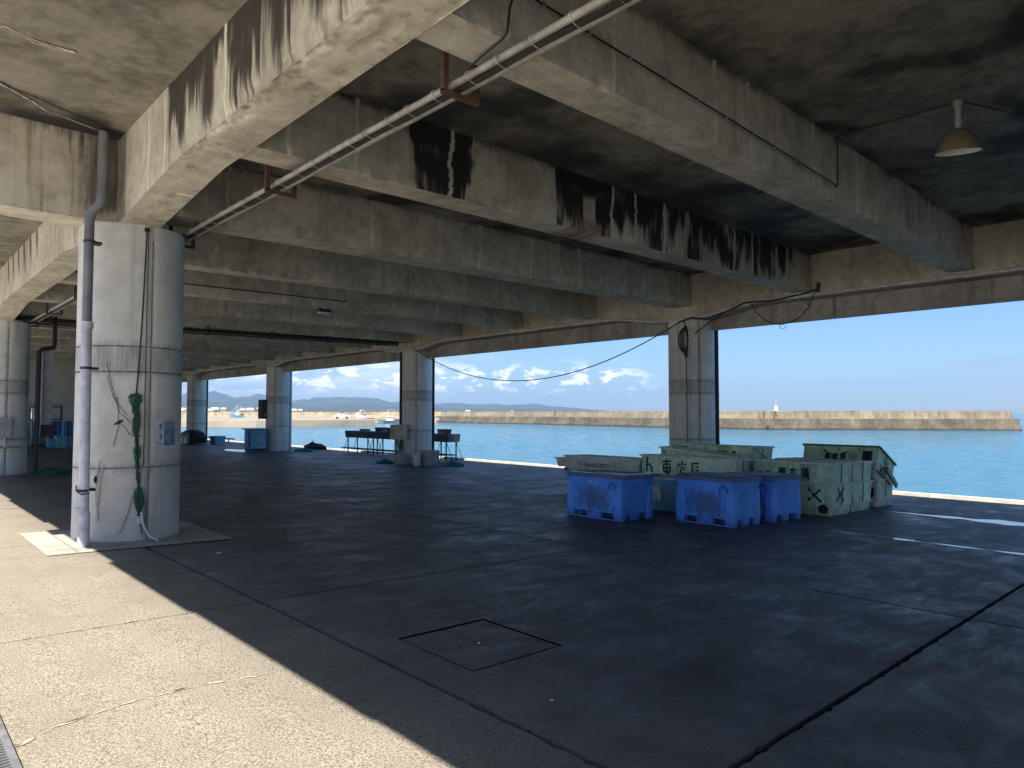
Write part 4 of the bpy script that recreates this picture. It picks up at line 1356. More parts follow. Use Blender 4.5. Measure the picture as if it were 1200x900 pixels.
# ------------------------------------------------------------------ blue insulated tubs
def tub(label, x0, x1, y0, y1, h=0.74, lid=False, rz=0.0):
    hx, hy = (x1 - x0) / 2, (y1 - y0) / 2
    cx, cy = (x0 + x1) / 2, (y0 + y1) / 2
    o = thing('fish_tub', label, 'tub', (cx, cy, fz(cx)), rz, 'blue insulated fish tubs')
    o.rotation_euler = (0, math.atan(0.03), rz)
    tp = 0.035
    g = MB()
    H = h
    g.loft([(0.105, hx - tp - .03, hy - tp - .03, .09), (0.115, hx - tp, hy - tp, .09), (0.30, hx - tp + 0.004, hy - tp + 0.004, .09), (H - 0.17, hx - tp + 0.010, hy - tp + 0.010, .07),
            (H - 0.10, hx - 0.008, hy - 0.008, .045), (H - 0.075, hx - 0.006, hy - 0.006, .04), (H - 0.07, hx - 0.012, hy - 0.012, .04)], 5, True, False)
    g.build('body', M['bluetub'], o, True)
    # corner buttresses
    for sx in (-1, 1):
        for sy in (-1, 1):
            c = MB()
            c.loft([(0.0, 0.075, 0.075, .035), (0.10, 0.085, 0.085, .035), (0.13, 0.088, 0.088, .04), (H - 0.22, 0.080, 0.080, .045), (H - 0.12, 0.050, 0.050, .045)], 4, True, True,
                   (sx * (hx - tp - 0.062), sy * (hy - tp - 0.062)))
            c.build('corner_post', M['bluetub'], o, True)
    # feet between the fork openings
    for sy in (-1, 1):
        c = MB(); c.loft([(0.0, 0.11, 0.055, .02), (0.11, 0.14, 0.06, .02)], 2, True, True, (0, sy * (hy - tp - 0.065))); c.build('foot', M['bluetub'], o, True)
    for sx in (-1, 1):
        for yy in (0.0,):
            c = MB(); c.loft([(0.0, 0.055, 0.14, .02), (0.11, 0.06, 0.17, .02)], 2, True, True, (sx * (hx - tp - 0.065), yy)); c.build('foot', M['bluetub'], o, True)
    c = MB(); c.loft([(0.0, 0.10, hy * 0.8, .02), (0.11, 0.10, hy * 0.8, .02)], 2); c.build('foot', M['bluetub'], o, True)
    # lower rail under the fork openings on the long side
    for sx in (-1, 1):
        c = MB(); c.box((sx * (hx - tp - 0.03) - 0.03, -hy + tp + .05, 0.0), (sx * (hx - tp - 0.03) + 0.03, hy - tp - .05, 0.022)); c.build('skid', M['bluetub'], o)
    # rim
    g = MB()
    g.loft([(H - 0.07, hx - 0.012, hy - 0.012, .05), (H - 0.066, hx + 0.004, hy + 0.004, .05), (H - 0.012, hx + 0.004, hy + 0.004, .05), (H, hx - 0.008, hy - 0.008, .045), (H, hx - 0.055, hy - 0.055, .04), (H - 0.03, hx - 0.062, hy - 0.062, .04)], 5, False, False)
    g.build('rim', M['bluerim'], o, True)
    if lid:
        g = MB(); g.loft([(H - 0.028, hx - 0.064, hy - 0.064, .04), (H + 0.012, hx - 0.05, hy - 0.05, .04), (H + 0.02, hx - 0.10, hy - 0.10, .04)], 5); g.build('lid', M['bluerim'], o, True)
    else:
        g = MB(); g.loft([(H - 0.03, hx - 0.062, hy - 0.062, .04), (0.16, hx - 0.10, hy - 0.10, .05)], 5, False, True); g.build('lining', M['whitelining'], o, True)
        g = MB(); g.box((-hx + 0.06, -hy + 0.012, H), (hx - 0.04, -hy + 0.055, H + 0.014)); g.build('rim_strip', M['whitelining'], o)
        g = MB(); g.box((-hx + 0.012, 0.05, H), (-hx + 0.055, hy - 0.12, H + 0.010)); g.build('rim_strip', M['whitelining'], o)
    # rope handles at the corners
    for sy in (-1,):
        yy = sy * (hy - 0.19)
        c = MB(); c.tube([(-hx + 0.018, yy - 0.07, H - 0.24), (-hx + 0.004, yy - 0.055, H - 0.17), (-hx + 0.002, yy, H - 0.125), (-hx + 0.004, yy + 0.055, H - 0.17), (-hx + 0.018, yy + 0.07, H - 0.24)], 0.007, 6)
        c.build('handle', M['cable'], o, True)
    # drain plugs
    c = MB(); c.lathe([(0.028, 0), (0.028, 0.012), (0.018, 0.016)], 14); q = c.build('drain_plug', M['galv'], o, True)
    q.rotation_euler = (0, -PI / 2, 0); q.location = (-hx + tp - 0.012, -hy + 0.22, 0.17)
    c = MB(); c.lathe([(0.028, 0), (0.028, 0.012), (0.018, 0.016)], 14); q = c.build('drain_plug', M['galv'], o, True)
    q.rotation_euler = (PI / 2, 0, 0); q.location = (-hx + 0.17, -hy + tp - 0.005, 0.17)
    return o


tub('open blue insulated fish tub, leftmost and nearest, with scuffed front and white lining showing', 8.80, 9.72, 6.86, 8.06, 0.74)
t2 = tub('lidded blue insulated fish tub in the middle with a dirty brown patch on its front', 9.74, 10.64, 5.42, 6.50, 0.76, True)
t3 = tub('lidded blue insulated fish tub on the right, half hidden behind the middle one', 10.86, 11.94, 5.34, 6.36, 0.75, True)
g = MB(); g.box((-0.47, 0.06, 0.545), (-0.455, 0.085, 0.62))
# small pale sticker on the first tub
g = MB(); g.box((8.815, 7.505, 0.36), (8.822, 7.535, 0.46)); g.build('sticker', M['white'], None)
bpy.data.objects['sticker'].parent = None
st0 = bpy.data.objects['sticker']; first_tub = [o for o in COL.objects if o.name == 'fish_tub'][0]
st0.parent = first_tub; st0.location = (-first_tub.location.x, -first_tub.location.y, -first_tub.location.z - 0.005)


# ------------------------------------------------------------------ green fibreglass tanks
def tank(label, cat, x, y, z, lx, ly, h, mat, rimmat=None, group='green fibreglass fish tanks', nribx=1, niby=3, text=(), sidex=False, rot=None, ledge=True, plug=False, taper=0.035, name='fish_tank', endtext=()):
    """x, y = corner with smallest coordinates at the rim; z = base height"""
    hx, hy = lx / 2, ly / 2
    o = thing(name, label, cat, (x + hx, y + hy, z), 0, group)
    if rot: o.rotation_euler = rot
    else: o.rotation_euler = (0, math.atan(0.03), 0)
    rimmat = rimmat or M['rim']
    zl = 0.17 if ledge else h * 0.5
    g = MB()
    r = [(0.0, hx - taper - 0.03, hy - taper - 0.03, .03), (0.012, hx - taper - 0.02, hy - taper - 0.02, .03)]
    if ledge: r += [(zl - 0.012, hx - taper * 0.8 - 0.018, hy - taper * 0.8 - 0.018, .03), (zl, hx - taper * 0.8 - 0.002, hy - taper * 0.8 - 0.002, .03)]
    r += [(h - 0.03, hx - 0.012, hy - 0.012, .025)]
    g.loft(r, 3, True, False)
    # inside
    g.loft([(h - 0.005, hx - 0.022, hy - 0.022, .02), (0.03, hx - taper - 0.045, hy - taper - 0.045, .02)], 3, False, True)
    g.build('shell', mat, o, True)
    g = MB()
    g.loft([(h - 0.032, hx - 0.014, hy - 0.014, .03), (h - 0.030, hx + 0.022, hy + 0.022, .035), (h - 0.004, hx + 0.024, hy + 0.024, .035), (h, hx + 0.018, hy + 0.018, .03), (h, hx - 0.018, hy - 0.018, .02), (h - 0.006, hx - 0.024, hy - 0.024, .02)], 4, False, False)
    g.build('rim', rimmat, o, True)
    # ribs
    def slant(zz): return taper * (1 - zz / h)
    for s_ in (-1, 1):
        for k in range(niby):
            yy = -hy + ly * (k + 1) / (niby + 1)
            c = MB()
            xa, xb = s_ * (hx - slant(zl) - 0.004), s_ * (hx - 0.012)
            c.add([(xa - s_ * .01, yy - .018, zl), (xa - s_ * .01, yy + .018, zl), (xa + s_ * .010, yy + .012, zl), (xa + s_ * .010, yy - .012, zl),
                   (xb - s_ * .01, yy - .018, h - .033), (xb - s_ * .01, yy + .018, h - .033), (xb + s_ * .010, yy + .012, h - .033), (xb + s_ * .010, yy - .012, h - .033)],
                  [(0, 1, 2, 3), (7, 6, 5, 4), (0, 4, 5, 1), (1, 5, 6, 2), (2, 6, 7, 3), (3, 7, 4, 0)])
            c.build('rib', mat, o)
        for k in range(nribx):
            xx = -hx + lx * (k + 1) / (nribx + 1)
            c = MB()
            ya, yb = s_ * (hy - slant(zl) - 0.004), s_ * (hy - 0.012)
            c.add([(xx - .018, ya - s_ * .01, zl), (xx + .018, ya - s_ * .01, zl), (xx + .012, ya + s_ * .014, zl), (xx - .012, ya + s_ * .014, zl),
                   (xx - .018, yb - s_ * .01, h - .033), (xx + .018, yb - s_ * .01, h - .033), (xx + .012, yb + s_ * .014, h - .033), (xx - .012, yb + s_ * .014, h - .033)],
                  [(0, 1, 2, 3), (7, 6, 5, 4), (0, 4, 5, 1), (1, 5, 6, 2), (2, 6, 7, 3), (3, 7, 4, 0)])
            c.build('rib', M['darkgreen'] if mat is not M['darkgreen'] else mat, o)
    if ledge:
        c = MB(); c.box((-hx + taper + .04, -hy + taper * 0.8 - 0.018, zl - 0.008), (hx - taper - .04, -hy + taper * 0.8 + .01, zl + 0.010)); c.build('ledge', rimmat, o)
    # lettering on the long -X face: (glyph, y_local_left, z, w, h)
    if text:
        for (key, yl, zz, w, hh, sw_) in text:
            c = MB()
            xx = -(hx - slant(zz) - 0.012) - 0.004 - 0.006
            sl = (hx - 0.012 - (hx - slant(0.0) - 0.012)) / h
            strokes(c, key, (xx, yl, zz), (0, -1, 0), (-taper / h, 0, 1), (-1, 0, -0.05), w, hh, sw_)
            c.build('lettering', M['ink'], o)
    if endtext:
        for (key, xl, zz, w, hh, sw_) in endtext:
            c = MB()
            yy = -(hy - slant(zz) - 0.012) - 0.018
            strokes(c, key, (xl, yy, zz), (1, 0, 0), (0, -taper / h, 1), (0, -1, -0.05), w, hh, sw_)
            c.build('lettering', M['ink'], o)
    if plug:
        c = MB(); c.lathe([(0.085, 0), (0.085, 0.03), (0.06, 0.036), (0.03, 0.03)], 20); q = c.build('drain_cap', M['black'], o, True)
        q.rotation_euler = (0, -PI / 2, 0); q.location = (-hx + taper + 0.012, -hy + 0.17, 0.12)
    return o


word = lambda y0, z0, s_, sw_=0.030: (('east', y0, z0, s_, s_, sw_), ('roof', y0 - s_ * 1.22, z0, s_, s_, sw_), ('cliff', y0 - s_ * 2.5, z0 - 0.02, s_, s_ * 1.1, sw_))
# G1 stack (front right)
F = fz
tank('pale green floor tank at the stack corner, black crosses on front and end', 'fish tank', 12.60, 5.10, F(13.1), 0.98, 1.50, 0.585, M['green'],
     text=(('cross', -0.30, 0.24, 0.26, 0.26, 0.035),), endtext=(('cross', -0.26, 0.25, 0.34, 0.27, 0.03),), plug=True)
tank('green tank with black brush writing on top of the cross-marked tank', 'fish tank', 12.58, 5.10, F(13.1) + 0.385, 1.0, 1.52, 0.57, M['green2'],
     text=(('nine', 0.64, 0.23, .13, .14, .03), ('loop', 0.48, 0.23, .13, .14, .03)) + word(0.24, 0.28, 0.175))
tank('pale green tank on the floor, second from the quay in the two-high row', 'fish tank', 13.66, 5.12, F(14.1), 0.96, 1.50, 0.585, M['green'])
tank('green tank stacked on the second floor tank, plain end facing out', 'fish tank', 13.66, 5.12, F(14.1) + 0.39, 0.98, 1.52, 0.57, M['green2'])
# G3 stack near quay
tank('weathered pale floor tank at the right end of the stacks, under the tipped one', 'fish tank', 15.05, 5.18, F(15.5), 0.98, 1.48, 0.575, M['tray'])
o = tank('big green tank tipped sideways on the rightmost stack with crossed-out brush writing', 'fish tank', 15.02, 5.12, 0, 1.02, 1.56, 0.66, M['green2'], rimmat=M['darkgreen'],
     text=(('cross', 0.36, 0.27, 0.56, 0.27, 0.030),) + word(0.30, 0.34, 0.13, 0.028), endtext=(('cross', -0.20, 0.26, 0.34, 0.30, 0.03), ('cross', -0.32, 0.12, 0.24, 0.24, 0.03)))
a = math.radians(24)
o.rotation_euler = (0, a, 0)
# place so the front rim edge sits at (15.05, z=floor+1.25)
def place_tip(o, lx, h, xf, zt, a, yc):
    # local point (-lx/2, 0, h) -> world (xf, yc, zt)
    R_ = Matrix.Rotation(a, 3, 'Y')
    q = R_ @ Vector((-lx / 2, 0, h))
    o.location = (xf - q.x, yc, zt - q.z)
place_tip(o, 1.02, 0.66, 15.10, F(15.1) + 1.255, a, 5.92)
g = MB(); g.box((-0.520, -0.66, 0.30), (-0.490, -0.48, 0.54)); g.build('opening', M['black'], o)
low = [q_ for q_ in COL.objects if q_.name.startswith('fish_tank') and 'weathered pale floor tank' in q_.get('label', '')][0]
g = MB(); g.loft([(0.0, .12, .17, .08), (0.03, .13, .18, .09)], 4); q_ = g.build('opening', M['black'], low); q_.rotation_euler = (0, -PI / 2, 0); q_.location = (-0.445, -0.48, 0.30)
w = thing('wood_chock', 'dark plank wedged between the tipped tank and the tank below it', 'plank', (0, 0, 0))
g = MB(); g.box((15.30, 5.06, 0.17), (15.98, 5.10, 0.27), Matrix.Rotation(math.radians(35), 3, 'Y'), (15.6, 5.08, 0.3)); g.build('plank', M['darkgreen'], w)
q = thing('rubber_tyre', 'black tyre squeezed between the two right-hand tank stacks', 'tyre', (14.86, 5.62, F(14.86) + 0.30))
g = MB(); g.lathe([(0.16, -0.07), (0.24, -0.085), (0.29, -0.05), (0.30, 0), (0.29, 0.05), (0.24, 0.085), (0.16, 0.07), (0.15, 0), (0.16, -0.07)], 28, cap=False); qq = g.build('tread', M['black'], q, True); qq.rotation_euler = (0, PI / 2, 0)
# middle stack
tank('green tank on the floor below the brush-written middle tank, mostly hidden', 'fish tank', 12.02, 6.64, F(12.5), 0.50, 2.16, 0.585, M['green2'])
tank('long green tank of the middle stack with a hooked stroke and three brush characters', 'fish tank', 12.00, 6.62, F(12.5) + 0.39, 0.55, 2.22, 0.58, M['green'], niby=4,
     text=(('seven', 1.00, 0.20, 0.20, 0.34, 0.040),) + (('east', 0.58, 0.14, 0.26, 0.38, 0.036), ('roof', 0.20, 0.10, 0.24, 0.40, 0.030), ('cliff', -0.10, 0.08, 0.22, 0.40, 0.030)))
o = tank('grey-green tank corner poking up crooked behind the brush-written middle tank', 'fish tank', 12.62, 6.9, F(12.9) + 0.56, 0.55, 1.9, 0.5, M['green2'], group='green fibreglass fish tanks')
o.rotation_euler = (math.radians(4.5), 0, 0)
# teal tank in front
tank('teal and pale green tank on the floor between the two nearest blue tubs', 'fish tank', 10.68, 6.76, F(11.1), 0.94, 1.36, 0.61, M['teal'], group='teal tanks',)
g = MB(); g.box((10.668, 7.62 - 0.3, 0.02 - 0.10), (10.676, 7.62 - 0.12, 0.24))
q = thing('paper_label', 'pale rectangular label stuck on the teal tank between the blue tubs', 'label', (0, 0, 0))
g = MB(); g.box((10.683, 7.40, -0.06), (10.690, 7.60, 0.20)); g.build('sheet', M['rim'], q)
# back tilted stack
tank('green tank on the floor under the tilted tank in the back row', 'fish tank', 13.35, 7.02, F(13.9), 0.94, 1.8, 0.585, M['green2'])
tank('second green tank of the back stack, under the tilted one', 'fish tank', 13.35, 7.02, F(13.9) + 0.39, 0.94, 1.8, 0.5, M['green2'])
o = tank('green tank tilted towards the water on the back stack, brush writing on its face', 'fish tank', 13.3, 6.9, 0, 0.96, 1.92, 0.46, M['green2'], rimmat=M['green2'],
     text=word(-0.08, 0.20, 0.15, 0.028))
place_tip(o, 0.96, 0.46, 13.40, F(13.4) + 1.285, math.radians(15), 7.92)
g = MB(); g.box((-0.486, 0.58, 0.27), (-0.470, 0.74, 0.41)); g.build('opening', M['black'], o)
g = MB(); g.tube([(-0.45, -0.975, 0.47), (0.45, -0.975, 0.10)], 0.018, 6); g.build('edge_strip', M['rim'], o)
# left teal tank with long grey trays
tank('teal tank on the floor under the long grey trays, left end of the stacks', 'fish tank', 12.32, 9.25, F(12.7), 0.80, 1.98, 0.56, M['teal'], group='teal tanks', niby=4)
tank('lower long grey tray lying across the teal tank, small dark stencilled letters', 'tray', 12.20, 9.0, F(12.6) + 0.56, 0.92, 2.50, 0.21, M['tray'], group='long grey trays', ledge=False, taper=0.02, niby=5, name='fish_tray')
tank('upper long grey tray stacked on the stencilled one, reaching less far left', 'tray', 12.22, 9.0, F(12.6) + 0.63, 0.90, 2.22, 0.21, M['tray'], group='long grey trays', ledge=False, taper=0.02, niby=4, name='fish_tray')
tray = [o for o in COL.objects if o.name == 'fish_tray'][0]
cu = bpy.data.curves.new('stencil', 'FONT'); cu.body = 'SHINKO SETTI'; cu.size = 0.115; cu.extrude = 0.001; cu.align_x = 'CENTER'
tmp = bpy.data.objects.new('stencil_tmp', cu); COL.objects.link(tmp)
dg = bpy.context.evaluated_depsgraph_get(); me = bpy.data.meshes.new_from_object(tmp.evaluated_get(dg))
COL.objects.unlink(tmp); bpy.data.objects.remove(tmp)
me.materials.clear(); me.materials.append(M['ink'])
tx = bpy.data.objects.new('lettering', me); COL.objects.link(tx); tx.parent = tray
tx.matrix_local = Matrix.Translation((-0.92 / 2 - 0.006, -0.05, 0.045)) @ Matrix(((0, 0, -1, 0), (-1, 0, 0, 0), (0, 1, 0, 0), (0, 0, 0, 1)))


# ------------------------------------------------------------------ fish washing troughs at the quay edge
def trough(label, x, y, L, wd=0.7, stuff=True, group='steel washing troughs on legs by the water'):
    o = thing('wash_trough', label, 'trough', (x, y, F(x)), 0, group)
    zt = 1.12
    g = MB()
    g.loft([(zt - 0.34, wd / 2 - .03, L / 2 - .03, .02), (zt, wd / 2, L / 2, .02), (zt, wd / 2 - .03, L / 2 - .03, .02), (zt - 0.31, wd / 2 - .06, L / 2 - .06, .02)], 2, True, True)
    g.build('basin', M['navy'], o)
    for sx in (-1, 1):
        for sy in (-1, 1):
            g = MB()
            xx, yy = sx * (wd / 2 - .08), sy * (L / 2 - .22)
            g.box((xx - .022, yy - .022, 0), (xx + .022, yy + .022, zt - 0.33)); g.build('leg', M['rust'], o)
            g = MB(); g.tube([(xx, yy + sy * 0.02, zt - 0.36), (xx, yy + sy * 0.42, 0.12)], 0.014, 5); g.build('brace', M['rust'], o)
    g = MB()
    for sx in (-1, 1):
        g.box((sx * (wd / 2 - .08) - .015, -L / 2 + .2, 0.20), (sx * (wd / 2 - .08) + .015, L / 2 - .2, 0.23))
    g.build('lower_rail', M['rust'], o)
    g = MB(); g.box((-wd / 2 - .1, -L / 2 - 0.35, 0.235), (-wd / 2 + .22, L / 2 + 0.2, 0.275)); g.build('foot_board', M['darksteel'], o)
    return o


trough('left steel washing trough on rusty legs beside the water', 18.3, 30.6, 2.35)
trough('right steel washing trough next to the switch box column', 18.3, 28.1, 2.5)
trough('small steel trough stand showing right of the column with the bucket', 18.35, 23.95, 1.5)
for k, (x, y, l, lab_, c_) in enumerate(((18.2, 30.2, 0.45, 'flat green crate lying on the left washing trough', 'darkgreen'), (18.3, 28.9, 0.5, 'blue crate standing on the right washing trough', 'navy'), (18.3, 27.9, 0.5, 'dark crate at the right end of the washing troughs', 'navy'), (18.35, 23.9, 0.55, 'dark crate with holes on the small trough stand', 'darksteel'))):
    o = thing('crate', lab_, 'crate', (x, y, F(x) + 1.12))
    hgt = 0.10 if k == 0 else 0.20
    g = MB(); g.loft([(0, .17, l / 2 - .02, .02), (hgt, .2, l / 2, .02), (hgt, .18, l / 2 - .02, .02), (0.02, .15, l / 2 - .04, .02)], 2); g.build('body', M[c_], o)
    g = MB(); g.loft([(hgt - .02, .20, l / 2 + .0, .02), (hgt - .015, .215, l / 2 + .015, .02), (hgt + .005, .215, l / 2 + .015, .02), (hgt + .005, .18, l / 2 - .02, .02)], 2, False, False); g.build('rim', M[c_], o)
    if k == 3:
        g = MB()
        for q in range(3):
            g.lathe([(0.05, 0), (0.05, 0.02)], 12, (-0.215, -0.17 + q * 0.17, 0.06))
        g.build('hand_hole', M['white'], o)

# column 1: switch box on stand, sack, bucket, crate, nets
sb = thing('switch_box', 'beige electrical switch box on a frame left of the quay column with the bucket', 'switch box', (14.55, 21.75, F(14.55)))
g = MB(); g.box((-0.14, -0.36, 0.92), (0.14, 0.36, 1.46)); g.build('cabinet', M['beige'], sb)
g = MB(); g.box((-0.155, -0.02, 0.94), (-0.141, 0.34, 1.44)); g.build('cabinet_door', M['beige'], sb)
g = MB(); g.box((-0.17, -0.36, 1.462), (0.17, 0.38, 1.478)); g.build('cabinet_roof', M['grey'], sb)
for q in range(4):
    g = MB(); g.lathe([(0.03, 0), (0.03, 0.02), (0.02, 0.03)], 12); e = g.build('switch_knob', M['darksteel'], sb); e.rotation_euler = (0, -PI / 2, 0); e.location = (-0.156, 0.2, 1.05 + q * 0.1)
for yy in (-0.25, -0.08, 0.05, 0.2, 0.28):
    g = MB(); g.tube([(0.02, yy, 0.92), (0.03 + 0.02 * nz(yy * 9), yy + 0.04 * nz(yy * 5, 2), 0.5), (0.0, yy * 0.8, 0.05)], 0.022, 6); g.build('conduit_leg', M['darksteel'] if yy < 0.1 else M['grey'], sb)
q = thing('cloth_sack', 'pale sack slumped under the beige switch box', 'sack', (14.45, 21.45, F(14.5)))
g = MB(); g.loft([(0, .16, .22, .1), (0.1, .18, .24, .12), (0.3, .15, .18, .12), (0.48, .09, .10, .08), (0.55, .03, .04, .03)], 5)
g.v = [(x + 0.03 * nz(x * 9, y * 9, z * 9), y + 0.04 * nz(x * 7, y * 7, z * 7 + 5), z) for x, y, z in g.v]
g.build('body', M['grey'], q, True)
q = thing('bucket', 'white bucket standing in front of the quay column', 'bucket', (14.72, 20.78, F(14.7)))
g = MB(); g.lathe([(0.125, 0.0), (0.17, 0.40), (0.18, 0.40), (0.18, 0.42), (0.16, 0.42), (0.12, 0.02)], 24); g.build('body', M['white'], q, True)
g = MB(); g.tube([(0, 0.18 * math.cos(a), 0.40 + 0.16 * math.sin(a)) for a in [i * PI / 10 for i in range(11)]], 0.006, 5); g.build('handle', M['darksteel'], q, True)
q = thing('storage_box', 'grey plastic box behind the white bucket at the column foot', 'box', (15.1, 20.52, F(15)))
g = MB(); g.loft([(0, .21, .26, .04), (0.50, .24, .29, .04)], 3); g.build('body', M['grey'], q, True)
g = MB(); g.loft([(0.50, .25, .30, .04), (0.55, .25, .30, .04), (0.56, .22, .27, .04)], 3); g.build('lid', M['grey'], q, True)
nb = thing('net_heap', 'bright teal-green net heap on the floor right of the bucket column', 'net', (0, 0, 0))
tangle('net_folds', M['netteal'], nb, (15.75, 19.95, F(15.7) + 0.08), (0.7, 0.9, 0.15), 90, 0.012, 11, 16)
tangle('rope', M['tray'], nb, (15.5, 20.25, F(15.5) + 0.10), (0.35, 0.5, 0.18), 14, 0.014, 12, 12)
nb = thing('net_heap', 'flat teal net and sheet on the floor left of the switch box', 'net', (0, 0, 0))
tangle('net_folds', M['netteal'], nb, (14.3, 22.3, F(13.9) + 0.06), (0.8, 0.8, 0.12), 60, 0.012, 13, 16)
nb = thing('net_heap', 'green net heap at the foot of the column at the left edge', 'net', (0, 0, 0))
tangle('net_folds', M['net'], nb, (3.55, 21.2, F(3.5) + 0.07), (1.1, 0.6, 0.13), 90, 0.012, 14, 16)
nb = thing('net_heap', 'green net lying right of the blue cabinet column', 'net', (0, 0, 0))
tangle('net_folds', M['netteal'], nb, (16.3, 32.9, F(16.3) + 0.07), (1.2, 1.4, 0.13), 60, 0.015, 15, 16)
nb = thing('rope_heap', 'black rope and fender heap at the quay edge beyond the blue cabinet column', 'rope', (0, 0, 0))
tangle('rope', M['black'], nb, (18.5, 36.0, F(18.5) + 0.14), (0.9, 2.6, 0.26), 70, 0.035, 16, 14)
nb = thing('rope_heap', 'black rope and fender heap at the quay edge left of the grey trays', 'rope', (0, 0, 0))
tangle('rope', M['black'], nb, (18.55, 15.2, F(18.5) + 0.07), (0.5, 1.2, 0.14), 40, 0.022, 17, 14)
for (x, y, lab_) in ((18.6, 16.9, 'iron mooring bollard on the quay edge left of the stacks'), (18.6, 25.9, 'iron mooring bollard on the quay edge under the troughs'), (18.6, 41.5, 'iron mooring bollard on the quay edge near the far columns')):
    q = thing('mooring_bollard', lab_, 'bollard', (x, y, F(x)), 0, 'mooring bollards along the quay')
    g = MB(); g.lathe([(0.16, 0), (0.16, 0.03), (0.09, 0.06), (0.085, 0.2), (0.13, 0.26), (0.14, 0.31), (0.09, 0.35), (0.01, 0.355)], 20); g.tube([(0, -0.05, 0.26), (0, 0.28, 0.36)], [0.06, 0.05], 8); g.build('post', M['darksteel'], q, True)

# column 2: blue cabinet and dark box
q = thing('blue_cabinet', 'dark blue cabinet with an overhanging top left of the third quay column', 'cabinet', (14.2, 34.3, F(14.2)))
g = MB(); g.box((-0.38, -0.75, 0.14), (0.38, 0.10, 1.08)); g.build('body', M['teal'], q)
g = MB(); g.box((-0.45, -0.78, 1.082), (0.42, 0.30, 1.13)); g.build('top', M['darkgreen'], q)
g = MB(); g.box((-0.36, -0.7, 0.0), (0.36, 0.06, 0.14)); g.build('plinth', M['black'], q)
g = MB(); g.box((-0.392, -0.72, 0.2), (-0.382, -0.34, 1.04)); g.build('door', M['sheetblue'], q)
g = MB(); g.box((-0.392, -0.31, 0.2), (-0.382, 0.07, 1.04)); g.build('door', M['teal'], q)
g = MB(); g.box((-0.40, -0.36, 0.6), (-0.392, -0.29, 0.7)); g.build('latch', M['beige'], q)
q = thing('meter_box', 'dark tall electrical box fixed on the left of the third quay column', 'electrical box', (14.72, 34.35, 1.25))
g = MB(); g.box((-0.12, -0.28, 0), (0.12, 0.28, 0.98)); g.build('body', M['darksteel'], q)
g = MB(); g.box((-0.135, -0.25, 0.03), (-0.121, 0.25, 0.95)); g.build('door', M['darksteel'], q)
g = MB(); g.lathe([(0.07, 0), (0.07, 0.06), (0.02, 0.09)], 14); e = g.build('meter_glass', M['grey'], q, True); e.rotation_euler = (0, -PI / 2, 0); e.location = (0.0, -0.40, 0.20)
# column 3
q = thing('covered_cart', 'low black covered cart with two pale openings in front of the farthest quay column', 'cart', (14.6, 44.3, F(14.6)))
g = MB(); g.loft([(0.08, .45, .95, .1), (0.45, .5, 1.05, .15), (0.72, .42, .9, .2), (0.86, .25, .55, .2), (0.9, .05, .1, .05)], 5); g.build('cover', M['black'], q, True)
for yy in (-0.38, 0.38):
    g = MB(); g.box((-0.54, yy - 0.3, 0.10), (-0.47, yy + 0.3, 0.42)); g.build('opening', M['rim'], q)
q = thing('crate_stack', 'light blue crate right of the farthest quay column', 'crate', (16.0, 44.0, F(16)))
g = MB(); g.loft([(0, .30, .42, .04), (0.48, .33, .46, .04)], 3); g.build('body', M['skyblue'], q)
g = MB(); g.loft([(0.44, .34, .47, .04), (0.52, .35, .48, .04)], 3); g.build('rim', M['skyblue'], q)
q = thing('handrail', 'low dark rail at the quay edge left of the farthest column', 'rail', (0, 0, 0))
g = MB(); g.tube([(18.2, 47, 0.25 + F(18)), (18.2, 58, 0.25 + F(18))], 0.05, 6); g.build('rail', M['darksteel'], q)
for yy in (48, 51, 54, 57):
    g = MB(); g.cyl((18.2, yy, F(18.2)), (18.2, yy, 0.25 + F(18)), 0.04, 6); g.build('post', M['darksteel'], q)

# column B fittings
q = thing('downpipe', 'dark downpipe with a bend beside the column at the left edge', 'downpipe', (0, 0, 0))
g = MB(); g.tube([(3.55, 21.5, 4.4), (3.55, 21.5, 3.35), (3.54, 21.45, 3.28), (3.30, 21.4, 3.22), (3.20, 21.4, 3.15), (3.20, 21.4, 0.0)], 0.055, 10); g.build('pipe', M['black'], q, True)
q = thing('cable_duct', 'narrow pale vertical duct beside the column at the left edge', 'duct', (3.42, 21.6, 0))
g = MB(); g.box((-0.11, -0.06, 1.2), (0.11, 0.06, 3.25)); g.build('cover', M['grey'], q)
g = MB(); g.box((-0.13, -0.10, 0.95), (0.16, 0.06, 1.24)); g.build('junction', M['black'], q)
g = MB(); g.box((-0.28, -0.14, 1.34), (-0.10, -0.06, 1.52)); g.build('junction', M['white'], q)
q = thing('service_tap', 'small grey tap box on the column at the left edge', 'tap', (0, 0, 0))
g = MB(); g.box((2.30, 21.03, 0.95), (2.62, 21.17, 1.42)); g.build('box', M['grey'], q)
g = MB(); g.tube([(2.2, 21.08, 0.70), (2.9, 21.10, 0.70)], 0.03, 8); g.tube([(2.5, 21.08, 0.95), (2.5, 21.08, 0.7)], 0.025, 8); g.build('pipe', M['galv'], q)

# litter on the floor
for (x, y, r, lab_) in ((2.90, 7.88, 0.030, 'small white scrap on the floor right of the large column'), (3.08, 3.62, 0.012, 'tiny white scrap on the hatch'), (2.75, 2.62, 0.012, 'tiny white scrap near the shadow edge'), (9.2, 12.2, 0.05, 'white scrap on the far floor in front of the bucket column'), (10.9, 3.3, 0.035, 'small white scrap near the wet joint line')):
    q = thing('scrap', lab_, 'litter', (x, y, F(x) + 0.002))
    g = MB(); g.loft([(0, r, r * 0.55, r * 0.3), (0.006, r * 0.9, r * 0.5, r * 0.3)], 2); g.build('piece', M['white'], q)

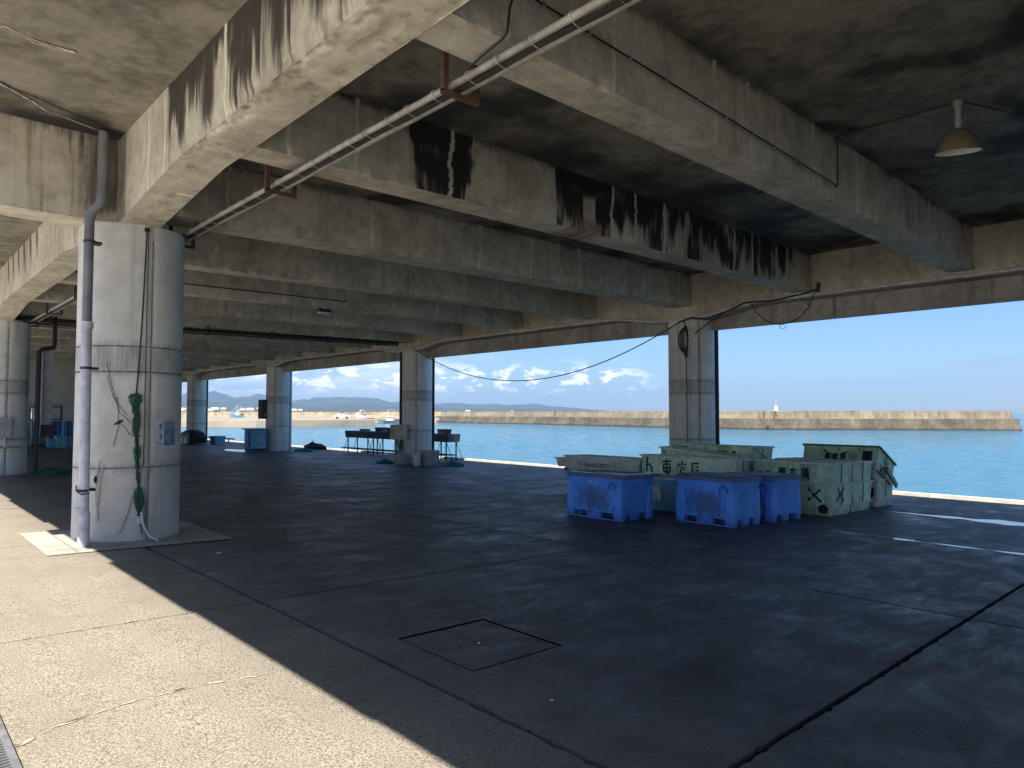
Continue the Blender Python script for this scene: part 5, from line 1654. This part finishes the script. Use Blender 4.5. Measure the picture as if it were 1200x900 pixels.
# ------------------------------------------------------------------ far wall of the shed
wl = thing('end_wall', 'pale painted wall closing the far left end of the shed', 'wall', (0, 0, 0))
WY = 42.0
g = MB()
wx0, wx1 = 5.95, 7.35
g.box((-2.2, WY, 0), (wx0, WY + .2, 4.3)); g.box((wx1, WY, 0), (11.3, WY + .2, 4.3))
g.box((wx0, WY, -0.1), (wx1, WY + .2, 1.22)); g.box((wx0, WY, 1.88), (wx1, WY + .2, 4.3))
g.box((-2.2, WY, -0.3), (11.3, WY + .2, -0.0))
g.build('wall_face', M['wallpaint'], wl)
g = MB(); g.box((-2.2, WY - 0.03, 1.95), (11.3, WY - 0.002, 2.0)); g.build('dado_rail', M['grey'], wl)
wf = MB(); 
for a_, b_ in ((wx0, wx0 + .06), (wx1 - .06, wx1), (6.6, 6.66)): wf.box((a_, WY - .02, 1.22), (b_, WY + .1, 1.88))
wf.box((wx0, WY - .02, 1.20), (wx1, WY + .1, 1.25)); wf.box((wx0, WY - .02, 1.84), (wx1, WY + .1, 1.90))
wfo = wf.build('window', M['darksteel'], wl)
g = MB(); g.box((6.06, WY + .04, 1.25), (6.60, WY + .05, 1.84)); g.build('pane', M['white'], wfo)
g = MB(); g.box((6.66, WY + .04, 1.25), (7.29, WY + .05, 1.84)); g.build('pane', M['glass'], wfo)
rnd = random.Random(8)
for k in range(5):
    o = thing('drying_rack', ['rack hung with blue tarpaulins against the far wall, left one', 'rack hung with blue tarpaulins second from left at the far wall', 'rack hung with blue tarpaulins in the middle of the far wall', 'rack hung with blue tarpaulins second from right at the far wall', 'rack hung with blue tarpaulins at right end of far wall'][k], 'rack', (6.2 + k * 0.75, WY - 1.1, F(6.5)), 0, 'racks of blue tarpaulins at the far wall')
    g = MB()
    for xx in (-0.33, 0.33): g.cyl((xx, 0, 0), (xx, 0, 1.25), 0.02, 6)
    g.cyl((-0.35, 0, 1.25), (0.35, 0, 1.25), 0.02, 6); g.build('frame', M['galv'], o)
    for q in range(3):
        g = MB(); xx = -0.24 + q * 0.24
        L = 0.7 + rnd.random() * 0.35
        g.grid(lambda u, v: (xx - 0.11 + 0.22 * u, -0.05 - 0.04 * math.sin(u * 9 + q) - 0.05 * v, 1.25 - v * L), 8, 6)
        g.grid(lambda u, v: (xx - 0.11 + 0.22 * u, 0.05 + 0.04 * math.sin(u * 9 + q), 1.25 - v * L), 8, 6, flip=True)
        g.build('tarpaulin', M['sheetblue'] if (q + k) % 3 else M['skyblue'], o, True)
for k, (x, y, c_) in enumerate(((6.6, WY - 2.2, 'skyblue'), (7.15, WY - 2.1, 'skyblue'), (6.9, WY - 2.4, 'teal'))):
    o = thing('crate', ['pale blue crate on the floor at the far wall, left', 'pale blue crate on the floor at the far wall, right', 'teal crate on the floor at the far wall, front'][k], 'crate', (x, y, F(x)))
    g = MB(); g.loft([(0, .2, .25, .03), (0.38 + 0.08 * k, .23, .28, .03)], 2); g.build('body', M[c_], o)
    g = MB(); g.loft([(0.36 + .08 * k, .24, .29, .03), (0.41 + .08 * k, .245, .295, .03)], 2); g.build('rim', M[c_], o)
o = thing('wash_basin', 'pale wall basin and pipes left of the blue racks at the far wall', 'basin', (5.35, WY - 0.5, F(5.4)))
g = MB(); g.box((-0.5, -0.3, 0.55), (0.5, 0.3, 1.05)); g.build('basin', M['grey'], o)
g = MB()
for xx in (-0.4, 0.4): g.box((xx - .04, -0.25, 0), (xx + .04, -0.17, 0.55))
g.build('leg', M['galv'], o)

# ------------------------------------------------------------------ breakwater
bwl = [(247, -30), (171, 31.5), (138.5, 69), (139.5, 94), (152, 146), (157, 210), (166, 300), (120, 420), (40, 560), (-60, 700)]
def bw_mat(name, light, dark, streak):
    m, t, b = new_mat(name)
    p = wpos(t)
    n1 = t.noise(p, 0.22, 9, 0.7, 0.4)
    st = t.noise(t.mapping(p, (1.1, 1.1, 0.10)), 1.0, 7, 0.7, 0.3)
    la = t.noise(t.mapping(p, (0.03, 0.03, 3.2)), 1.0, 6, 0.7, 0.3)
    c = t.mix(t.ramp(n1, 0.36, 0.64), dark, light)
    c = t.mix(t.math('MULTIPLY', t.ramp(st, 0.50, 0.66), streak), c, (0.11, 0.075, 0.045))
    c = t.mix(t.math('MULTIPLY', t.math('SUBTRACT', 1.0, t.ramp(st, 0.30, 0.42)), 0.55), c, (0.36, 0.32, 0.26))
    c = t.mix(t.math('MULTIPLY', t.ramp(la, 0.48, 0.62), 0.45), c, (0.12, 0.10, 0.075))
    x = t.node('ShaderNodeSeparateXYZ'); t.put(x.inputs[0], p)
    wet = t.math('SUBTRACT', 1.0, t.ramp(t.math('ADD', x.outputs[2], t.math('MULTIPLY', n1, 0.7)), -1.55, -1.1))
    c = t.mix(wet, c, (0.05, 0.043, 0.03))
    t.l.new(c, b.inputs['Base Color'])
    b.inputs['Roughness'].default_value = 0.95
    bump(t, b, n1, 0.8, 0.3)
    return m


M['bw'] = bw_mat('breakwater_concrete', (0.25, 0.212, 0.152), (0.15, 0.125, 0.088), 0.9)
M['bwlow'] = bw_mat('breakwater_lower_concrete', (0.20, 0.160, 0.11), (0.085, 0.070, 0.048), 0.7)
M['sand'] = plain('sand_and_gravel', (0.25, 0.21, 0.155), 0.95, var=0.25, scale=0.08, dirt=(0.28, 0.23, 0.15), dirt_amt=0.6, obj=False)
M['scrub'] = plain('dry_scrub', (0.27, 0.20, 0.12), 0.95, var=0.4, scale=0.12, dirt=(0.11, 0.12, 0.06), dirt_amt=0.7, obj=False)
bw = thing('breakwater', 'long sunlit concrete breakwater across the harbour water', 'breakwater', (0, 0, 0))


def bw_seg(p, q, kind, seed):
    d = Vector((q[0] - p[0], q[1] - p[1], 0)); L = d.length; d.normalize()
    n = Vector((d.y, -d.x, 0))
    if n.dot(Vector((-p[0], -p[1], 0))) < 0: n = -n      # towards the harbour
    g = MB()
    gp = 0.028
    a = Vector((p[0], p[1], 0)) + d * gp; b_ = Vector((q[0], q[1], 0)) - d * gp
    if kind == 'upper':
        o0, o1, z0, z1, tp = 2.2, 4.6, 0.35, 2.02 + 0.03 * nz(seed * 1.7), 0.45
    else:
        o0, o1, z0, z1, tp = 0.0, 5.0, -3.0, 0.35 + 0.02 * nz(seed * 1.3), 0.0
        if kind == 'step': o0, z1 = -0.8, -1.15
    fr0, fr1 = -n * o0, -n * (o0 + tp); bk = -n * o1
    vs = [a + fr0, b_ + fr0, b_ + bk, a + bk, a + fr1, b_ + fr1, b_ + bk, a + bk]
    vs = [Vector((v.x, v.y, z0 if i < 4 else z1)) for i, v in enumerate(vs)]
    g.add(vs, [(0, 3, 2, 1), (4, 5, 6, 7), (0, 1, 5, 4), (1, 2, 6, 5), (2, 3, 7, 6), (3, 0, 4, 7)])
    return g


cnt = 0
for (p, q) in zip(bwl[1:-1], bwl[2:]):
    L = math.hypot(q[0] - p[0], q[1] - p[1])
    far = p[1] > 205
    n = max(1, round(L / (6.0 if not far else 20.0)))
    for k in range(n):
        a = (p[0] + (q[0] - p[0]) * k / n, p[1] + (q[1] - p[1]) * k / n)
        b_ = (p[0] + (q[0] - p[0]) * (k + 1) / n, p[1] + (q[1] - p[1]) * (k + 1) / n)
        cnt += 1
        bw_seg(a, b_, 'upper', cnt).build('wall_block', M['bw'] if not far else M['scrub'], bw)
        bw_seg(a, b_, 'lower', cnt + 500).build('base_block', M['bwlow'] if not far else M['sand'], bw)
        if not far: bw_seg(a, b_, 'step', cnt + 900).build('toe_block', M['bwlow'], bw)
# landward sand flat and scrub
sh = [(156.5, 207), (140, 226), (125, 222), (107, 176), (103, 165.5), (93, 166.5), (82, 168.7), (71.6, 171), (58, 183.5), (49.5, 199), (26.8, 237), (-100, 350)]
inner = [(163, 300), (150, 330), (143, 345), (138, 355), (134, 362), (128, 375), (120, 390), (112, 400), (98, 430), (70, 490), (20, 600), (-200, 800)]
g = MB()
n = len(sh)
for (a, b_) in zip(sh, inner):
    d = Vector((a[0], a[1], 0)).normalized()
    g.v += [(a[0], a[1], -3.0), (a[0] + d.x * 0.6, a[1] + d.y * 0.6, -0.35), (a[0] + d.x * 4, a[1] + d.y * 4, -0.2), (a[0] * 0.4 + b_[0] * 0.6, a[1] * 0.4 + b_[1] * 0.6, 0.7), (b_[0], b_[1], 1.0)]
for k in range(n - 1):
    for j in range(4):
        g.f.append((5 * k + j, 5 * k + j + 1, 5 * (k + 1) + j + 1, 5 * (k + 1) + j))
tag(g.build('shore_ground', M['sand']), kind='structure')
# rubble and scrub along the shore flat
g = MB()
rnd = random.Random(5)
for k in range(900):
    f = rnd.random() * 10.3
    i = int(f); fr_ = f - i
    s_ = rnd.random() ** 0.5
    ax = sh[i][0] * (1 - fr_) + sh[i + 1][0] * fr_; ay = sh[i][1] * (1 - fr_) + sh[i + 1][1] * fr_
    bx = inner[i][0] * (1 - fr_) + inner[i + 1][0] * fr_; by = inner[i][1] * (1 - fr_) + inner[i + 1][1] * fr_
    s_ = 0.45 + 0.6 * s_
    x, y = ax + (bx - ax) * s_, ay + (by - ay) * s_
    r = 0.6 + 1.6 * rnd.random()
    z = 0.4 + 0.5 * s_
    o0 = len(g.v)
    nn = 7
    g.v.append((x, y, z + r * (0.35 + 0.5 * rnd.random())))
    for q in range(nn):
        a = 2 * PI * q / nn
        rr = r * (0.8 + 0.6 * rnd.random())
        g.v.append((x + rr * math.cos(a), y + rr * math.sin(a), z - 0.3))
    for q in range(nn): g.f.append((o0, o0 + 1 + q, o0 + 1 + (q + 1) % nn))
tag(g.build('dry_scrub', M['scrub']), kind='stuff')

# harbour light behind the breakwater
q = thing('harbour_light', 'small white harbour light tower behind the breakwater', 'lighthouse', (163, 79, 1.9))
g = MB(); g.lathe([(0.55, 0), (0.50, 0.3), (0.42, 1.55), (0.52, 1.6), (0.52, 1.7)], 14); g.build('tower', M['white'], q, True)
g = MB(); g.lathe([(0.30, 1.7), (0.30, 2.2), (0.36, 2.25), (0.1, 2.5), (0.03, 2.9)], 12); g.build('lantern', M['grey'], q, True)


# ------------------------------------------------------------------ vehicles and boats across the water
def at(u, dist, z):
    """a place on the far shore seen in a given direction (degrees east of north) at a distance"""
    return (math.sin(math.radians(u)) * dist, math.cos(math.radians(u)) * dist, z)



q = thing('parked_jeep', 'small white and dark jeep parked on the sand across the water', 'car', (98.5, 176, -0.2), math.radians(-28))
g = MB()
prof = [(-2.1, .45), (2.1, .45), (2.15, .85), (2.0, 1.05), (0.95, 1.12), (0.45, 1.70), (-1.1, 1.75), (-1.3, 1.12), (-2.1, 1.08), (-2.15, .7)]
n = len(prof)
for s_ in (-1, 1):
    for (x, z) in prof: g.v.append((x, s_ * (0.85 if z < 1.2 else 0.70), z))
g.f = [tuple(range(n))[::-1], tuple(range(n, 2 * n))] + [(k, (k + 1) % n, (k + 1) % n + n, k + n) for k in range(n)]
g.build('body', M['white'], q)
g = MB()
for s_ in (-1, 1):
    g.box((-1.0, s_ * 0.76 - .03, 1.18), (0.40, s_ * 0.76 + .03, 1.62))
g.build('side_window', M['navy'], q)
g = MB(); g.box((0.50, -0.62, 1.18), (0.80, 0.62, 1.55), Matrix.Rotation(math.radians(-35), 3, 'Y')); g.build('windscreen', M['navy'], q)
g = MB(); g.box((-1.1, -.7, 1.752), (0.4, .7, 1.85)); g.build('roof_rack', M['darksteel'], q)
g = MB(); g.box((0.9, -.84, .86), (2.12, .84, 1.09)); g.build('bonnet', M['navy'], q)
for x in (-1.3, 1.35):
    for y in (-0.80, 0.80):
        g = MB(); g.tube([(x, y - .13, .40), (x, y + .13, .40)], 0.40, 16); w_ = g.build('wheel', M['black'], q)
        g = MB(); g.tube([(x, y - .14, .40), (x, y + .14, .40)], 0.2, 10); g.build('rim', M['galv'], w_)


def boat(label, x, y, z, L, rz, hull, cab, mast=4.0, white=M['white']):
    o = thing('fishing_boat', label, 'boat', (x, y, z), rz)
    g = MB()
    B = L * 0.14
    secs = [(-0.5, 0.85, 0.5, 1.0), (-0.2, 1.0, 0.5, 0.95), (0.15, 1.0, 0.45, 1.0), (0.38, 0.55, 0.35, 1.3), (0.5, 0.04, 0.2, 1.75)]
    for (t_, w_, b2, zz) in secs:
        g.v += [(t_ * L, -B * w_, zz), (t_ * L, -B * w_ * b2 * 1.4, 0.1), (t_ * L, 0, -0.35), (t_ * L, B * w_ * b2 * 1.4, 0.1), (t_ * L, B * w_, zz)]
    for k in range(len(secs) - 1):
        for j in range(4):
            a = 5 * k + j
            g.f.append((a, a + 5, a + 6, a + 1))
        g.f.append((5 * k, 5 * k + 4, 5 * k + 9, 5 * k + 5))
    g.f += [(0, 1, 2, 3, 4), (24, 23, 22, 21, 20)]
    g.build('hull', hull, o)
    g = MB(); g.loft([(0.9, L * .13, B * .7, .1), (2.3, L * .12, B * .62, .1), (2.32, L * .15, B * .75, .1), (2.42, L * .14, B * .7, .1)], 3, c=(-L * .08, 0)); h_ = g.build('wheelhouse', cab, o)
    g = MB(); g.box((-L * .2, -B * .64, 1.6), (L * .035, B * .64, 2.1)); g.build('window', M['navy'], h_)
    g = MB(); g.cyl((-L * .05, 0, 2.4), (-L * .05, 0, mast), 0.06, 6); g.cyl((-L * .42, 0, 1), (-L * .42, 0, mast * .8), 0.05, 6); g.tube([(-L * .42, 0, mast * .8), (-L * .05, 0, mast)], 0.03, 4); g.tube([(-L * .05, 0, mast * .9), (L * .45, 0, 1.7)], 0.03, 4); g.build('mast', white, o)
    g = MB(); g.box((-L * .5, -B * .86, .95), (-L * .3, -B * .80, 1.4)); g.box((-L * .5, B * .80, .95), (-L * .3, B * .86, 1.4)); g.build('bulwark', M['darksteel'], o)
    return o


boat('cream and white fishing boat moored by the sand spit left of the column', 130.5, 202, -2.0, 8.6, math.radians(150), M['beige'], M['white'], 4.8)
boat('teal-hulled boat with a white mast hauled out on the far sand', 84.2, 216, -0.1, 4.2, math.radians(155), M['skyblue'], M['white'], 4.2)
boat('small white dinghy on the sand to the right of the jeep', 106, 178, -0.1, 2.6, math.radians(155), M['white'], M['grey'], 2.6)
# village roofs on the far shore
hs = [(213, 600, 9, 5), (222, 640, 12, 6), (247, 560, 7, 4), (252, 620, 11, 6), (262, 700, 10, 7), (284, 610, 8, 5), (293, 680, 14, 6), (304, 760, 9, 8), (311, 640, 7, 5), (345, 800, 10, 6), (352, 700, 8, 5), (424, 900, 8, 5), (548, 1500, 22, 9), (600, 1700, 16, 7)]
ORD = 'first second third fourth fifth sixth seventh eighth ninth tenth eleventh twelfth thirteenth fourteenth fifteenth sixteenth seventeenth eighteenth nineteenth'.split()
cols_ = [M['rim'], M['beige'], M['wallpaint'], M['grey']]
for k, (u, d, w_, h_) in enumerate(hs):
    w_, h_ = w_ * 0.42, h_ * 0.62
    br = YAW + math.atan((u - 600) / 805.0)
    x, y = math.sin(br) * d, math.cos(br) * d
    o = thing('far_house', 'tiny %s house on the far shore, %s from the left' % (('white', 'cream', 'off-white', 'grey')[k % 4], ORD[k]), 'house', (x, y, 0.5), -br + 0.3 * nz(k * 3.3), 'houses on the far shore')
    l_ = w_ * 1.1
    g = MB(); g.box((-w_ / 2, -l_ / 2, 0), (w_ / 2, l_ / 2, h_)); g.build('wall', cols_[k % 4], o)
    g = MB(); g.add([(-w_ / 2 - .4, -l_ / 2 - .4, h_), (w_ / 2 + .4, -l_ / 2 - .4, h_), (w_ / 2 + .4, l_ / 2 + .4, h_), (-w_ / 2 - .4, l_ / 2 + .4, h_), (-w_ / 2 - .4, 0, h_ + 2), (w_ / 2 + .4, 0, h_ + 2)],
                    [(0, 3, 2, 1), (0, 1, 5, 4), (2, 3, 4, 5), (0, 4, 3), (1, 2, 5)]); g.build('roof', M['grey'] if k % 3 else M['tray'], o)
    g = MB()
    for q in range(3): g.box((-w_ / 2 + w_ * (q + .3) / 3.2, -l_ / 2 - .06, h_ * .5), (-w_ / 2 + w_ * (q + .75) / 3.2, -l_ / 2 - .003, h_ * .8))
    g.build('window', M['navy'], o)

# land and hills across the bay
m, t, b = new_mat('wooded_hills')
p = wpos(t)
n1 = t.noise(p, 0.006, 8, 0.65)
n2 = t.noise(p, 0.03, 5, 0.6)
c = t.mix(t.ramp(n1, 0.4, 0.6), (0.015, 0.030, 0.020), (0.034, 0.048, 0.030))
c = t.mix(t.math('MULTIPLY', t.ramp(n2, 0.55, 0.7), 0.6), c, (0.09, 0.088, 0.075))
t.l.new(c, b.inputs['Base Color']); b.inputs['Roughness'].default_value = 0.95
M['hill'] = m
g = MB()
g.add([(163, 290, 0.4), (-200, 790, 0.4), (-1500, 2500, 0.4), (-1500, 5000, 0.4), (900, 5200, 0.4), (1700, 5000, .4), (700, 1800, 0.4), (230, 600, .4)], [(0, 7, 6, 5, 4, 3, 2, 1)])
tag(g.build('far_land', M['scrub']), kind='structure')
prof = [(-40, 470), (100, 466), (205, 471), (222, 464), (255, 464.5), (275, 469), (300, 467), (322, 469), (345, 470), (385, 469), (410, 466), (440, 468), (470, 472), (500, 472), (530, 473), (560, 474), (600, 474.5), (625, 473), (650, 477), (690, 479.5), (720, 482), (760, 483.5)]


def ridge(u):
    for (a, va), (b_, vb) in zip(prof[:-1], prof[1:]):
        if a <= u <= b_: return va + (vb - va) * (u - a) / (b_ - a)
    return 484


def hills(dist, depth, scale, seed, name, lab_):
    g = MB()
    nu, nv = 260, 16
    for j in range(nv + 1):
        for i in range(nu + 1):
            u = -40 + 800 * i / nu
            br = YAW + math.atan((u - 600) / 805.0)
            d = dist + depth * j / nv
            hh = (484 - ridge(u)) / 805.0 / math.cos(br - YAW) * (dist + depth * 0.7)
            f = j / nv
            env = ss(0, 0.7, f) * (1 - 0.5 * ss(0.75, 1.0, f))
            x, y = math.sin(br) * d, math.cos(br) * d
            hz = hh * scale * env * (1 + 0.35 * nz(x / 260, y / 260, seed) * (1.2 - f) + 0.16 * nz(x / 90, y / 90, seed)) + (4 * nz(x / 40, y / 40, seed) if f > .05 else 0)
            g.v.append((x, y, max(-2.5, hz * (1 if f > 0 else 0) - 2 * (1 - min(1, f * 8)))))
    for j in range(nv):
        for i in range(nu):
            a = j * (nu + 1) + i
            g.f.append((a, a + 1, a + nu + 2, a + nu + 1))
    o = g.build(name, M['hill'], None, True)
    tag(o, lab_, kind='structure')


hills(3200, 900, 0.55, 3, 'hills', 'low wooded foothills across the bay')
hills(4800, 1600, 1.0, 7, 'hills', 'higher blue hills on the horizon')

# ------------------------------------------------------------------ air
m = bpy.data.materials.new('air')
m.use_nodes = True
m.node_tree.nodes.clear()
t = NT(m.node_tree)
pv = t.node('ShaderNodeVolumePrincipled')
pv.inputs['Color'].default_value = (0.40, 0.60, 0.95, 1)
pv.inputs['Density'].default_value = 0.00013
pv.inputs['Anisotropy'].default_value = 0.2
ou = t.node('ShaderNodeOutputMaterial')
t.l.new(pv.outputs[0], ou.inputs['Volume'])
g = MB(); g.box((-8300, -8300, -8.2), (8300, 8300, 330))
tag(g.build('haze', m), kind='stuff')
